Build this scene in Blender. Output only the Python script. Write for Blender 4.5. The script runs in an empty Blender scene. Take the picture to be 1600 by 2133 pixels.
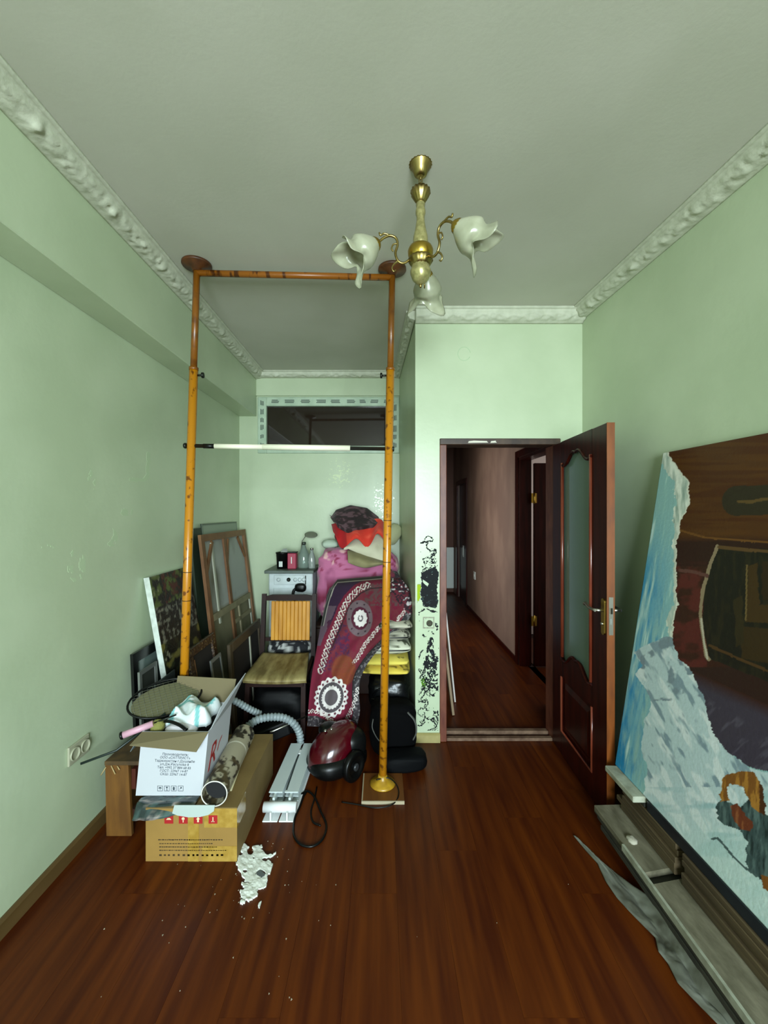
import bpy, bmesh, math, random
import numpy as np
from mathutils import Vector, Matrix

random.seed(7)
SC = bpy.context.scene
COL = SC.collection

# ------------------------------------------------------------------ camera
F, CX, CY, HC = 860.0, 795.0, 1066.0, 1.6      # focal length in pixels, vanishing point, eye height
cam_d = bpy.data.cameras.new('camera')
cam = bpy.data.objects.new('camera', cam_d)
COL.objects.link(cam)
cam.location = (0, 0, HC)
cam.rotation_euler = (math.pi / 2, 0, 0)
cam_d.sensor_fit = 'VERTICAL'
cam_d.sensor_height = 36.0
cam_d.lens = 36.0 * F / 2133.0
cam_d.shift_x = (800.0 - CX) / 2133.0
cam_d.shift_y = (CY - 1066.5) / 2133.0
cam_d.clip_start = 0.02
SC.camera = cam

# ------------------------------------------------------------------ light and exposure
SC.view_settings.view_transform = 'Standard'
SC.view_settings.look = 'None'
SC.view_settings.gamma = 1.0
SC.view_settings.use_curve_mapping = False
SC.view_settings.exposure = 0.12

world = bpy.data.worlds.new('sky')
SC.world = world
world.use_nodes = True
_bg = world.node_tree.nodes['Background']
_bg.inputs['Color'].default_value = (0.62, 0.78, 0.95, 1)
_bg.inputs['Strength'].default_value = 0.5


def area_light(name, loc, rot, sx, sy, power, color, spread=180):
    d = bpy.data.lights.new(name, 'AREA')
    d.shape = 'RECTANGLE'
    d.size, d.size_y = sx, sy
    d.energy = power
    d.color = color
    d.spread = math.radians(spread)
    o = bpy.data.objects.new(name, d)
    COL.objects.link(o)
    o.location = loc
    o.rotation_euler = rot
    return o


# daylight entering by the big window in the wall behind the camera
# cool light of the open sky, falling down into the room, and the greener light thrown up by the ground and trees outside
area_light('window_sky_light', (0.38, -2.70, 1.62), (math.radians(72), 0, math.radians(8)), 1.8, 1.5, 152, (0.66, 0.855, 1.0), 126)
area_light('window_ground_light', (0.38, -2.72, 1.62), (math.radians(92), 0, math.radians(6)), 1.8, 1.5, 64, (1.0, 1.0, 0.78), 136)
# daylight of the side room off the hallway
area_light('side_room_daylight', (2.95, 4.2, 1.6), (math.radians(90), 0, math.radians(90)), 1.2, 1.2, 16, (1.0, 0.95, 0.92))
# added fill light for the hallway, behind an unseen opening made for it
area_light('hall_fill_light', (-0.25, 5.2, 1.5), (math.radians(90), 0, math.radians(-90)), 1.0, 1.6, 19, (1.0, 0.94, 0.84))


# ------------------------------------------------------------------ helpers
def P(px, py, Y):
    return np.array(((px - CX) * Y / F, Y, HC - (py - CY) * Y / F))


def PZ(px, py, z=0.0):
    Y = (HC - z) * F / (py - CY)
    return P(px, py, Y)


def proj(p):
    p = np.asarray(p, float)
    return CX + F * p[..., 0] / p[..., 1], CY + F * (HC - p[..., 2]) / p[..., 1]


def lin(c):
    if isinstance(c, str):
        c = c.lstrip('#')
        c = [int(c[i:i + 2], 16) / 255 for i in (0, 2, 4)]
    c = np.asarray(c, float)
    return np.where(c <= 0.04045, c / 12.92, ((c + 0.055) / 1.055) ** 2.4)


def _hash(ix, iy, seed):
    n = (ix.astype(np.int64) * 374761393 + iy.astype(np.int64) * 668265263 + seed * 974634777) & 0x7fffffff
    n = ((n ^ (n >> 13)) * 1274126177) & 0x7fffffff
    n = n ^ (n >> 16)
    return (n & 0xffff) / 65535.0


def vnoise(x, y, seed=0):
    x = np.asarray(x, float); y = np.asarray(y, float)
    ix = np.floor(x); iy = np.floor(y)
    fx = x - ix; fy = y - iy
    fx = fx * fx * (3 - 2 * fx); fy = fy * fy * (3 - 2 * fy)
    a = _hash(ix, iy, seed); b = _hash(ix + 1, iy, seed)
    c = _hash(ix, iy + 1, seed); d = _hash(ix + 1, iy + 1, seed)
    return (a * (1 - fx) + b * fx) * (1 - fy) + (c * (1 - fx) + d * fx) * fy


def fbm(x, y, seed=0, o=3):
    s = 0; a = 0.5; t = 0
    for k in range(o):
        s = s + a * vnoise(x * 2 ** k, y * 2 ** k, seed + k * 17); t += a; a *= 0.5
    return s / t


def inpoly(x, y, poly):
    r = np.zeros(np.shape(x), bool)
    n = len(poly)
    for i in range(n):
        x1, y1 = poly[i]; x2, y2 = poly[(i + 1) % n]
        if y1 == y2:
            continue
        c = ((y1 > y) != (y2 > y)) & (x < (x2 - x1) * (y - y1) / (y2 - y1) + x1)
        r ^= c
    return r


def dline(x, y, pts):
    """distance to a polyline, and parameter (arc length) along it"""
    best = np.full(np.shape(x), 1e9); arc = np.zeros(np.shape(x)); L = 0.0; side = np.zeros(np.shape(x))
    for (x1, y1), (x2, y2) in zip(pts[:-1], pts[1:]):
        dx, dy = x2 - x1, y2 - y1
        l = math.hypot(dx, dy) + 1e-9
        t = np.clip(((x - x1) * dx + (y - y1) * dy) / l ** 2, 0, 1)
        ex = x - x1 - t * dx; ey = y - y1 - t * dy
        d = np.hypot(ex, ey)
        m = d < best
        best = np.where(m, d, best)
        arc = np.where(m, L + t * l, arc)
        side = np.where(m, np.sign(dx * ey - dy * ex), side)
        L += l
    return best, arc, side


def put(col, mask, c):
    col[mask] = lin(c)


def blend(col, c, w):
    w = np.clip(w, 0, 1)[..., None]
    return col * (1 - w) + lin(c) * w


def catmull(pts, n=8):
    pts = [np.asarray(p, float) for p in pts]
    q = [2 * pts[0] - pts[1]] + pts + [2 * pts[-1] - pts[-2]]
    out = []
    for i in range(1, len(q) - 2):
        for k in range(n):
            t = k / n
            a, b, c, d = q[i - 1], q[i], q[i + 1], q[i + 2]
            out.append(0.5 * ((2 * b) + (c - a) * t + (2 * a - 5 * b + 4 * c - d) * t * t + (3 * b - a - 3 * c + d) * t ** 3))
    out.append(pts[-1])
    return out


# ------------------------------------------------------------------ materials
MATS = {}


def mat(name, color, rough=0.6, metal=0.0, color2=None, scale=8.0, stretch=(1, 1, 1), detail=4.0, lo=0.35, hi=0.65,
        bump=0.0, bump_scale=60.0, coat=0.0, trans=0.0, alpha=1.0, spec=0.5, sheen=0.0, emit=None, emit_s=0.0, rnd=0.0, sss=0.0):
    if name in MATS:
        return MATS[name]
    m = bpy.data.materials.new(name)
    m.use_nodes = True
    nt = m.node_tree
    b = nt.nodes['Principled BSDF']
    N = nt.nodes.new
    col = (*lin(color), 1)
    b.inputs['Roughness'].default_value = rough
    b.inputs['Metallic'].default_value = metal
    b.inputs['Specular IOR Level'].default_value = spec
    b.inputs['Coat Weight'].default_value = coat
    b.inputs['Coat Roughness'].default_value = 0.12
    b.inputs['Transmission Weight'].default_value = trans
    b.inputs['Alpha'].default_value = alpha
    b.inputs['Sheen Weight'].default_value = sheen
    b.inputs['Base Color'].default_value = col
    tc = N('ShaderNodeTexCoord')
    mp = N('ShaderNodeMapping')
    mp.inputs['Scale'].default_value = stretch
    nt.links.new(tc.outputs['Object'], mp.inputs['Vector'])
    if color2 is not None:
        no = N('ShaderNodeTexNoise')
        no.inputs['Scale'].default_value = scale
        no.inputs['Detail'].default_value = detail
        rp = N('ShaderNodeValToRGB')
        rp.color_ramp.elements[0].position = lo
        rp.color_ramp.elements[1].position = hi
        rp.color_ramp.elements[0].color = col
        rp.color_ramp.elements[1].color = (*lin(color2), 1)
        if rnd:
            oi = N('ShaderNodeObjectInfo')
            vm = N('ShaderNodeVectorMath'); vm.operation = 'MULTIPLY_ADD'
            cb = N('ShaderNodeCombineXYZ')
            for k in range(3):
                nt.links.new(oi.outputs['Random'], cb.inputs[k])
            vm.inputs[1].default_value = (rnd, rnd * 1.7, rnd * 0.6)
            nt.links.new(cb.outputs[0], vm.inputs[0])
            nt.links.new(mp.outputs['Vector'], vm.inputs[2])
            nt.links.new(vm.outputs[0], no.inputs['Vector'])
        else:
            nt.links.new(mp.outputs['Vector'], no.inputs['Vector'])
        nt.links.new(no.outputs['Fac'], rp.inputs['Fac'])
        nt.links.new(rp.outputs['Color'], b.inputs['Base Color'])
    if bump:
        nb = N('ShaderNodeTexNoise')
        nb.inputs['Scale'].default_value = bump_scale
        nb.inputs['Detail'].default_value = 3
        bp = N('ShaderNodeBump')
        bp.inputs['Strength'].default_value = bump
        bp.inputs['Distance'].default_value = 0.01
        nt.links.new(mp.outputs['Vector'], nb.inputs['Vector'])
        nt.links.new(nb.outputs['Fac'], bp.inputs['Height'])
        nt.links.new(bp.outputs['Normal'], b.inputs['Normal'])
    if emit is not None:
        b.inputs['Emission Color'].default_value = (*lin(emit), 1)
        b.inputs['Emission Strength'].default_value = emit_s
    MATS[name] = m
    return m


def vcol(name, rough=0.8, bump=0.0, bump_scale=200.0, coat=0.0, sheen=0.0, spec=0.5):
    """material whose colour pattern is stored on the surface itself (dye, print, paint)"""
    if name in MATS:
        return MATS[name]
    m = mat(name, '808080', rough, bump=bump, bump_scale=bump_scale, coat=coat, sheen=sheen, spec=spec)
    nt = m.node_tree
    a = nt.nodes.new('ShaderNodeAttribute')
    a.attribute_name = 'Col'
    nt.links.new(a.outputs['Color'], nt.nodes['Principled BSDF'].inputs['Base Color'])
    return m


# ------------------------------------------------------------------ mesh builder
ORG = {}          # world position of each object's origin


class MB:
    def __init__(self):
        self.v = []; self.f = []; self.c = None; self.sm = []

    def add(self, v, f, smooth=False):
        o = len(self.v)
        self.v.extend([tuple(map(float, p)) for p in v])
        self.f.extend([tuple(i + o for i in q) for q in f])
        self.sm.extend([smooth] * len(f))
        return self

    def hexa(self, p, smooth=False):
        """8 corners: bottom ring 0-3 counter-clockwise, top ring 4-7"""
        return self.add(p, [(3, 2, 1, 0), (4, 5, 6, 7), (0, 1, 5, 4), (1, 2, 6, 5), (2, 3, 7, 6), (3, 0, 4, 7)], smooth)

    def box(self, x0, x1, y0, y1, z0, z1):
        return self.hexa([(x0, y0, z0), (x1, y0, z0), (x1, y1, z0), (x0, y1, z0), (x0, y0, z1), (x1, y0, z1), (x1, y1, z1), (x0, y1, z1)])

    def bar(self, a, b, w, h, up=(0, 0, 1)):
        a = Vector(a); b = Vector(b)
        d = (b - a).normalized(); up = Vector(up)
        s = d.cross(up)
        if s.length < 1e-4:
            s = d.cross(Vector((1, 0, 0)))
        s.normalize(); u = s.cross(d).normalized()
        s *= w / 2; u *= h / 2
        return self.hexa([a - s - u, a + s - u, b + s - u, b - s - u, a - s + u, a + s + u, b + s + u, b - s + u])

    def tube(self, pts, r, n=10, closed=False, cap=True, smooth=True, squash=None):
        pts = [Vector(p) for p in pts]
        m = len(pts)
        rr = r if hasattr(r, '__len__') else [r] * m
        T = []
        for i in range(m):
            if closed:
                t = pts[(i + 1) % m] - pts[(i - 1) % m]
            else:
                t = pts[min(i + 1, m - 1)] - pts[max(i - 1, 0)]
            T.append(t.normalized() if t.length > 1e-9 else Vector((0, 0, 1)))
        ref = Vector((0, 0, 1)) if abs(T[0].z) < 0.9 else Vector((1, 0, 0))
        nrm = (ref - T[0] * ref.dot(T[0])).normalized()
        V = []
        for i in range(m):
            nrm = (nrm - T[i] * nrm.dot(T[i]))
            nrm = nrm.normalized() if nrm.length > 1e-6 else T[i].orthogonal().normalized()
            bi = T[i].cross(nrm)
            for k in range(n):
                a = 2 * math.pi * k / n
                V.append(pts[i] + nrm * math.cos(a) * rr[i] + bi * math.sin(a) * rr[i] * (squash or 1))
        Fc = []
        for i in range(m if closed else m - 1):
            j = (i + 1) % m
            for k in range(n):
                l = (k + 1) % n
                Fc.append((i * n + k, i * n + l, j * n + l, j * n + k))
        self.add(V, Fc, smooth)
        if cap and not closed:
            o = len(self.v) - m * n
            self.f.append(tuple(o + k for k in range(n))[::-1]); self.sm.append(False)
            self.f.append(tuple(o + (m - 1) * n + k for k in range(n))); self.sm.append(False)
        return self

    def lathe(self, prof, center=(0, 0, 0), n=24, axis=(0, 0, 1), flute=0, famp=0.0, smooth=True, cap=True):
        """prof: list of (radius, height along the axis)"""
        ax = Vector(axis).normalized()
        e1 = ax.orthogonal().normalized() if abs(ax.z) < 0.999 else Vector((1, 0, 0))
        e2 = ax.cross(e1)
        c = Vector(center)
        V = []
        for r, h in prof:
            for k in range(n):
                a = 2 * math.pi * k / n
                q = r * (1 + famp * math.cos(flute * a)) if flute else r
                V.append(c + ax * h + e1 * q * math.cos(a) + e2 * q * math.sin(a))
        Fc = []
        for i in range(len(prof) - 1):
            for k in range(n):
                l = (k + 1) % n
                Fc.append((i * n + k, i * n + l, (i + 1) * n + l, (i + 1) * n + k))
        o = len(self.v)
        self.add(V, Fc, smooth)
        if cap:
            self.f.append(tuple(o + k for k in range(n))[::-1]); self.sm.append(False)
            self.f.append(tuple(o + (len(prof) - 1) * n + k for k in range(n))); self.sm.append(False)
        return self

    def prism(self, poly, off):
        """poly: 3-D outline, off: thickness vector"""
        n = len(poly)
        poly = [np.asarray(p, float) for p in poly]
        off = np.asarray(off, float)
        o = len(self.v)
        self.v.extend([tuple(p) for p in poly] + [tuple(p + off) for p in poly])
        fs = [tuple(o + i for i in range(n))[::-1], tuple(o + n + i for i in range(n))]
        for i in range(n):
            j = (i + 1) % n
            fs.append((o + i, o + j, o + n + j, o + n + i))
        self.f.extend(fs); self.sm.extend([False] * len(fs))
        return self

    def build(self, name, m, parent=None, origin=None, bevel=0.0, seg=1, subsurf=0):
        me = bpy.data.meshes.new(name)
        V = np.array(self.v, float)
        if parent is not None:
            org = ORG[parent.name]
        elif origin is not None:
            org = np.asarray(origin, float)
        else:
            lo, hi = V.min(0), V.max(0)
            org = np.array([(lo[0] + hi[0]) / 2, (lo[1] + hi[1]) / 2, lo[2]])
        me.from_pydata((V - org).tolist(), [], self.f)
        me.update()
        if any(self.sm):
            me.polygons.foreach_set('use_smooth', self.sm)
        if self.c is not None:
            at = me.color_attributes.new('Col', 'FLOAT_COLOR', 'POINT')
            cc = np.ones((len(V), 4)); cc[:, :3] = self.c
            at.data.foreach_set('color', cc.ravel())
        me.materials.append(m)
        o = bpy.data.objects.new(name, me)
        COL.objects.link(o)
        ORG[o.name] = org
        if parent is not None:
            o.parent = parent
        else:
            o.location = org
        bm = bmesh.new(); bm.from_mesh(me)
        bmesh.ops.recalc_face_normals(bm, faces=bm.faces)
        bm.to_mesh(me); bm.free()
        if bevel:
            b = o.modifiers.new('bevel', 'BEVEL'); b.width = bevel; b.segments = seg; b.limit_method = 'ANGLE'
        if subsurf:
            s = o.modifiers.new('sub', 'SUBSURF'); s.levels = s.render_levels = subsurf
        return o


def slab(pts, thick, col=None, smooth=True, closed_u=False):
    """closed sheet from a (nv,nu,3) point array, thickened along -normal"""
    pts = np.asarray(pts, float)
    nv, nu, _ = pts.shape
    du = np.gradient(pts, axis=1); dv = np.gradient(pts, axis=0)
    nr = np.cross(du, dv); nr /= (np.linalg.norm(nr, axis=2, keepdims=True) + 1e-9)
    th = thick if np.ndim(thick) == 0 else np.asarray(thick)[..., None]
    back = pts - nr * th
    V = np.concatenate([pts.reshape(-1, 3), back.reshape(-1, 3)])
    idx = np.arange(nv * nu).reshape(nv, nu); M = nv * nu
    a, b, c, d = idx[:-1, :-1].ravel(), idx[:-1, 1:].ravel(), idx[1:, 1:].ravel(), idx[1:, :-1].ravel()
    Fs = np.concatenate([np.stack([a, b, c, d], 1), np.stack([d, c, b, a], 1) + M])
    rim = np.concatenate([idx[0, :], idx[1:, -1], idx[-1, -2::-1], idx[-2:0:-1, 0]])
    r2 = np.roll(rim, -1)
    Fs = np.concatenate([Fs, np.stack([rim, rim + M, r2 + M, r2], 1)])
    mb = MB()
    mb.v = V.tolist(); mb.f = Fs.tolist(); mb.sm = [smooth] * (2 * len(a)) + [False] * len(rim)
    if col is not None:
        c = np.asarray(col).reshape(-1, 3)
        mb.c = np.concatenate([c, c])
    return mb


def patch(pts, mask, thick, col, normal):
    """raised marks: only the cells of a grid whose mask is set, with thickness"""
    nv, nu, _ = pts.shape
    cell = mask[:-1, :-1]
    idx = np.arange(nv * nu).reshape(nv, nu); M = nv * nu
    a, b, c, d = idx[:-1, :-1][cell], idx[:-1, 1:][cell], idx[1:, 1:][cell], idx[1:, :-1][cell]
    top = np.stack([a, b, c, d], 1)
    pad = np.pad(cell, 1)
    Fs = [top]
    I = np.argwhere(cell)
    for di, dj, e in ((-1, 0, (0, 1)), (0, 1, (1, 2)), (1, 0, (2, 3)), (0, -1, (3, 0))):
        op = ~pad[I[:, 0] + 1 + di, I[:, 1] + 1 + dj]
        q = top[op]
        Fs.append(np.stack([q[:, e[1]], q[:, e[0]], q[:, e[0]] + M, q[:, e[1]] + M], 1))
    Fs.append(top[:, ::-1] + M)
    Fs = np.concatenate(Fs)
    V = np.concatenate([(pts + np.asarray(normal) * thick).reshape(-1, 3), pts.reshape(-1, 3)])
    used, inv = np.unique(Fs, return_inverse=True)
    mb = MB()
    mb.v = V[used].tolist(); mb.f = inv.reshape(Fs.shape).tolist(); mb.sm = [False] * len(Fs)
    cc = np.asarray(col).reshape(-1, 3)
    mb.c = np.concatenate([cc, cc])[used]
    return mb


def tag(o, label=None, cat=None, group=None, kind=None):
    if label: o['label'] = label
    if cat: o['category'] = cat
    if group: o['group'] = group
    if kind: o['kind'] = kind
    return o


def thing(name, label, cat, loc, group=None):
    o = bpy.data.objects.new(name, None)
    COL.objects.link(o)
    o.location = tuple(map(float, loc))
    o.empty_display_size = 0.05
    ORG[o.name] = np.asarray(loc, float)
    return tag(o, label, cat, group)


def struct(o, label=None):
    return tag(o, label, None, None, 'structure')


def blob(center, size, seed=0, amp=0.08, freq=2.0, e=0.6, n=28, rot=0.0, colf=None, flat=0.0, tilt=0.0):
    """soft rounded bundle: super-ellipsoid with lumps; size = half extents"""
    u = np.linspace(0, 2 * np.pi, n * 2, endpoint=False)
    v = np.linspace(-np.pi / 2, np.pi / 2, n + 1)
    U, Vv = np.meshgrid(u, v)
    sp = lambda x, k: np.sign(x) * np.abs(x) ** k
    x = sp(np.cos(Vv), e) * sp(np.cos(U), e); y = sp(np.cos(Vv), e) * sp(np.sin(U), e); z = sp(np.sin(Vv), e)
    d = 1 + amp * (2 * fbm((x + 3) * freq + z * 1.3 * freq, (y + 5) * freq + z * freq, seed, 3) - 1)
    x, y, z = x * d * size[0], y * d * size[1], z * d * size[2]
    if flat:
        z = np.maximum(z, -size[2] * flat)
    y, z = y * math.cos(tilt) - z * math.sin(tilt), y * math.sin(tilt) + z * math.cos(tilt)
    c, s = math.cos(rot), math.sin(rot)
    X = center[0] + x * c - y * s; Y = center[1] + x * s + y * c; Z = center[2] + z
    pts = np.stack([X, Y, Z], -1)
    return closed_ball(pts, colf)


def closed_ball(pts, colf=None, smooth=True):
    nv, nu, _ = pts.shape
    inner = pts[1:-1].reshape(-1, 3)
    V = np.concatenate([inner, pts[0].mean(0)[None], pts[-1].mean(0)[None]])
    m = nv - 2
    idx = np.arange(m * nu).reshape(m, nu)
    nx = np.roll(idx, -1, 1)
    Fs = [tuple(q) for q in np.stack([idx[:-1].ravel(), nx[:-1].ravel(), nx[1:].ravel(), idx[1:].ravel()], 1).tolist()]
    s, t = m * nu, m * nu + 1
    Fs += [(s, int(b), int(a)) for a, b in zip(idx[0], nx[0])]
    Fs += [(t, int(a), int(b)) for a, b in zip(idx[-1], nx[-1])]
    mb = MB()
    mb.v = V.tolist(); mb.f = Fs; mb.sm = [smooth] * len(Fs)
    if colf is not None:
        mb.c = colf(V)
    return mb


def pillow(center, size, seed=0, rot=0.0, n=26, colf=None, amp=0.05, tx=0.0, ty=0.0, power=0.42):
    """cushion: square outline with soft corners, thin at the seam"""
    u = np.linspace(0, 2 * np.pi, n * 2, endpoint=False)
    v = np.linspace(-np.pi / 2, np.pi / 2, n + 1)
    U, Vv = np.meshgrid(u, v)
    r = np.cos(Vv) ** 0.55
    sp = lambda x, k: np.sign(x) * np.abs(x) ** k
    cx, cy = sp(np.cos(U), power), sp(np.sin(U), power)
    x = r * cx; y = r * cy
    h = np.sign(Vv) * (np.clip(1 - np.abs(x) ** 2.6, 0, 1) * np.clip(1 - np.abs(y) ** 2.6, 0, 1)) ** 0.5
    h = h * (1 + amp * 4 * (fbm(x * 2 + 9, y * 2 + 4, seed) - 0.5)) + 0.02 * np.sin(Vv)
    x, y, z = x * size[0], y * size[1], h * size[2] + amp * 0.5 * size[2] * (fbm(x * 3 + 2, y * 3, seed + 5) - 0.5) * 4
    z = z + x * tx + y * ty
    c, s = math.cos(rot), math.sin(rot)
    pts = np.stack([center[0] + x * c - y * s, center[1] + x * s + y * c, center[2] + z], -1)
    return closed_ball(pts, colf)


def text_mesh(name, body, size, m, parent, o, ex, ey, en, align='CENTER', depth=0.0006, shear=0.0):
    """lettering laid on a surface: o = anchor point, ex/ey = reading and up directions, en = outward"""
    cu = bpy.data.curves.new(name, 'FONT')
    cu.body = body; cu.size = size; cu.align_x = align; cu.extrude = depth; cu.shear = shear
    cu.resolution_u = 2
    tmp = bpy.data.objects.new(name, cu)
    COL.objects.link(tmp)
    dg = bpy.context.evaluated_depsgraph_get()
    me0 = tmp.evaluated_get(dg).to_mesh()
    V = np.array([v.co[:] for v in me0.vertices]).reshape(-1, 3)
    Fs = [tuple(p.vertices) for p in me0.polygons]
    tmp.evaluated_get(dg).to_mesh_clear()
    bpy.data.objects.remove(tmp); bpy.data.curves.remove(cu)
    if not len(V):
        return None
    o = np.asarray(o, float); ex = np.asarray(ex, float); ey = np.asarray(ey, float); en = np.asarray(en, float)
    ex = ex / np.linalg.norm(ex); ey = ey / np.linalg.norm(ey); en = en / np.linalg.norm(en)
    W = o + V[:, :1] * ex + V[:, 1:2] * ey + (V[:, 2:3] + depth) * en
    mb = MB(); mb.v = W.tolist(); mb.f = Fs; mb.sm = [False] * len(Fs)
    return mb.build(name, m, parent)
# ================================================================== the room
H = 3.0
YD, YB, YR = 2.879, 4.18, -2.55         # door wall, alcove wall, wall with the daylight window
XL = -1.44
XB = -1.265                            # face of the boxed beam along the left wall
def xr(y):                             # right wall runs slightly out of square
    return 1.40 + (YD - y) * 0.064

M_WALL = mat('mint_wall_paint', 'b6c4a4', 0.36, color2='c0cdae', scale=2.2, lo=0.4, hi=0.68, bump=0.06, bump_scale=35, spec=0.5)
M_CEIL = mat('ceiling_paint', 'bdbdae', 0.75, color2='c6c5b8', scale=1.6, bump=0.04, bump_scale=60)
M_CORN = mat('plaster_cornice', 'bcc0ab', 0.65, color2='c9ccb8', scale=20, bump=0.25, bump_scale=45)
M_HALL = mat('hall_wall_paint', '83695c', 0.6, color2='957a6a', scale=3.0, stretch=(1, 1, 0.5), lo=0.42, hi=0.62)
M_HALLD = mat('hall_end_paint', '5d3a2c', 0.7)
M_BASE = mat('skirting_wood', '6a5230', 0.5, color2='55401f', scale=6, stretch=(1, 0.2, 1))
M_BASEL = mat('skirting_pale', 'a79a62', 0.5, color2='8f8450', scale=9)
M_MAHOG = mat('mahogany_varnish', '240704', 0.3, color2='3a0e07', scale=5, stretch=(6, 6, 0.6), coat=0.0, spec=0.18)
M_MAHOGE = mat('mahogany_edge', '7f4313', 0.4, color2='66340e', scale=9, stretch=(3, 3, 0.6))
M_BRASS = mat('brass', 'b79a45', 0.28, metal=1.0)
M_BRASSD = mat('aged_brass', '8d7a45', 0.32, metal=1.0, color2='a89560', scale=30)
M_STEEL = mat('steel', 'b9b7ae', 0.3, metal=1.0)
M_BLACKP = mat('black_plastic', '060707', 0.35, spec=0.3)
M_WHITEP = mat('white_plastic', 'd9ddd6', 0.4)


def floor_material(name, a, b, rough):
    m = mat(name, a, rough, color2=b, scale=3.6, stretch=(7, 0.45, 1), detail=5, lo=0.34, hi=0.72, rnd=13.0, coat=0.0, spec=0.22)
    return m


M_FLOOR = floor_material('laminate', '3f1503', '5e2a05', 0.42)
M_FLOORG = mat('laminate_joint', '220d03', 0.7)

fl = MB().box(-1.6, 1.72, YR - 0.12, YB + 0.1, -0.12, -0.009).build('floor', M_FLOORG)
struct(fl, 'reddish brown laminate floor')
pw, pl = 0.193, 1.285
plank_me = None
def plank_at(parent, x, y, w, l, shared=None):
    if shared is None:
        mb = MB().box(x - w / 2 + 0.0003, x + w / 2 - 0.0003, y + 0.0003, y + l - 0.0003, -0.009, 0.0)
        o = mb.build('plank', M_FLOOR, parent)
        return o
    o = bpy.data.objects.new('plank', shared.data)
    COL.objects.link(o)
    o.parent = parent
    o.location = (x - shared['px'], y - shared['py'], 0)
    return o
proto = None
rows = 16
for i in range(rows):
    x = XL - 0.04 + pw * (i + 0.5)
    y = YR - [0.0, 0.43, 0.86, 0.21, 0.64][i % 5] * 1.0
    while y < YB:
        y0, y1 = max(y, YR), min(y + pl, YB)
        if x > 0.32 and y1 > YD + 0.06:
            y1 = YD + 0.06
        if y1 - y0 > 0.05:
            if abs((y1 - y0) - pl) < 1e-6:
                if proto is None:
                    proto = plank_at(fl, x, y0, pw, pl); proto['px'] = x; proto['py'] = y0
                else:
                    plank_at(fl, x, y0, pw, pl, proto)
            else:
                plank_at(fl, x, y0, pw, y1 - y0)
        y += pl

struct(MB().box(-1.6, 1.75, YR - 0.12, YB + 0.1, H, H + 0.12).build('ceiling', M_CEIL), 'pale grey green painted ceiling')
wl = struct(MB().box(XL - 0.12, XL, YR - 0.12, YB + 0.12, -0.12, H).build('wall_left', M_WALL), 'mint green painted wall on the socket side')
struct(MB().box(XL, XB, YR, YB, 2.565, H).build('beam', M_WALL, bevel=0.004), 'mint boxed beam along the top of the wall')
# alcove wall, with the opening of the transom window
WX0, WX1, WZ0, WZ1 = -1.250, 0.178, 2.190, 2.757
wb = MB()
wb.box(XL, WX0, YB, YB + 0.12, 0, H); wb.box(WX1, 0.42, YB, YB + 0.12, 0, H)
wb.box(WX0, WX1, YB, YB + 0.12, 0, WZ0); wb.box(WX0, WX1, YB, YB + 0.12, WZ1, H)
wback = struct(wb.build('wall_back', M_WALL), 'mint green wall of the alcove with a transom window')
MB().box(XB, 0.182, YB - 0.025, YB, WZ1 + 0.012, H).build('lintel_band', M_WALL, wback, bevel=0.003)
# partition beside the doorway
pt = MB().prism([(0.235, YD + 0.12, 0), (0.18, YB, 0), (0.40, YB, 0), (0.40, YD + 0.12, 0)], (0, 0, H))
struct(pt.build('wall_partition', M_WALL), 'mint partition wall between the alcove and the hallway')
# door wall
DX0, DX1, DZ = 0.405, 1.245, 2.110
dw = MB()
dw.box(0.235, DX0, YD, YD + 0.12, 0, H)
dw.box(DX0, DX1, YD, YD + 0.12, DZ, H)
dw.box(DX1, 1.56, YD, YD + 0.12, 0, H)
wdoor = struct(dw.build('wall_door', M_WALL), 'mint green wall around the open doorway')
# right wall
rw = MB().prism([(xr(YD + 0.12), YD + 0.12, -0.12), (xr(YR - 0.12), YR - 0.12, -0.12), (xr(YR - 0.12) + 0.12, YR - 0.12, -0.12), (xr(YD + 0.12) + 0.3, YD + 0.12, -0.12)], (0, 0, H + 0.12))
struct(rw.build('wall_right', M_WALL), 'mint green wall behind the large painting')
# wall behind the camera with the daylight window
rx0, rx1, rz0, rz1 = -0.55, 1.33, 0.85, 2.40
rb = MB()
rb.box(XL, rx0, YR - 0.12, YR, 0, H); rb.box(rx1, 1.70, YR - 0.12, YR, 0, H)
rb.box(rx0, rx1, YR - 0.12, YR, 0, rz0); rb.box(rx0, rx1, YR - 0.12, YR, rz1, H)
struct(rb.build('wall_rear', M_WALL), 'mint green wall with the large daylight window')
wr = MB()
for a, b in ((rx0, rx0 + .06), (rx1 - .06, rx1), (.355, .425)):
    wr.box(a, b, YR - 0.09, YR - 0.03, rz0, rz1)
wr.box(rx0, rx1, YR - 0.09, YR - 0.03, rz0, rz0 + .06); wr.box(rx0, rx1, YR - 0.09, YR - 0.03, rz1 - .06, rz1)
struct(wr.build('window_2', M_WHITEP), 'white framed daylight window')

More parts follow.
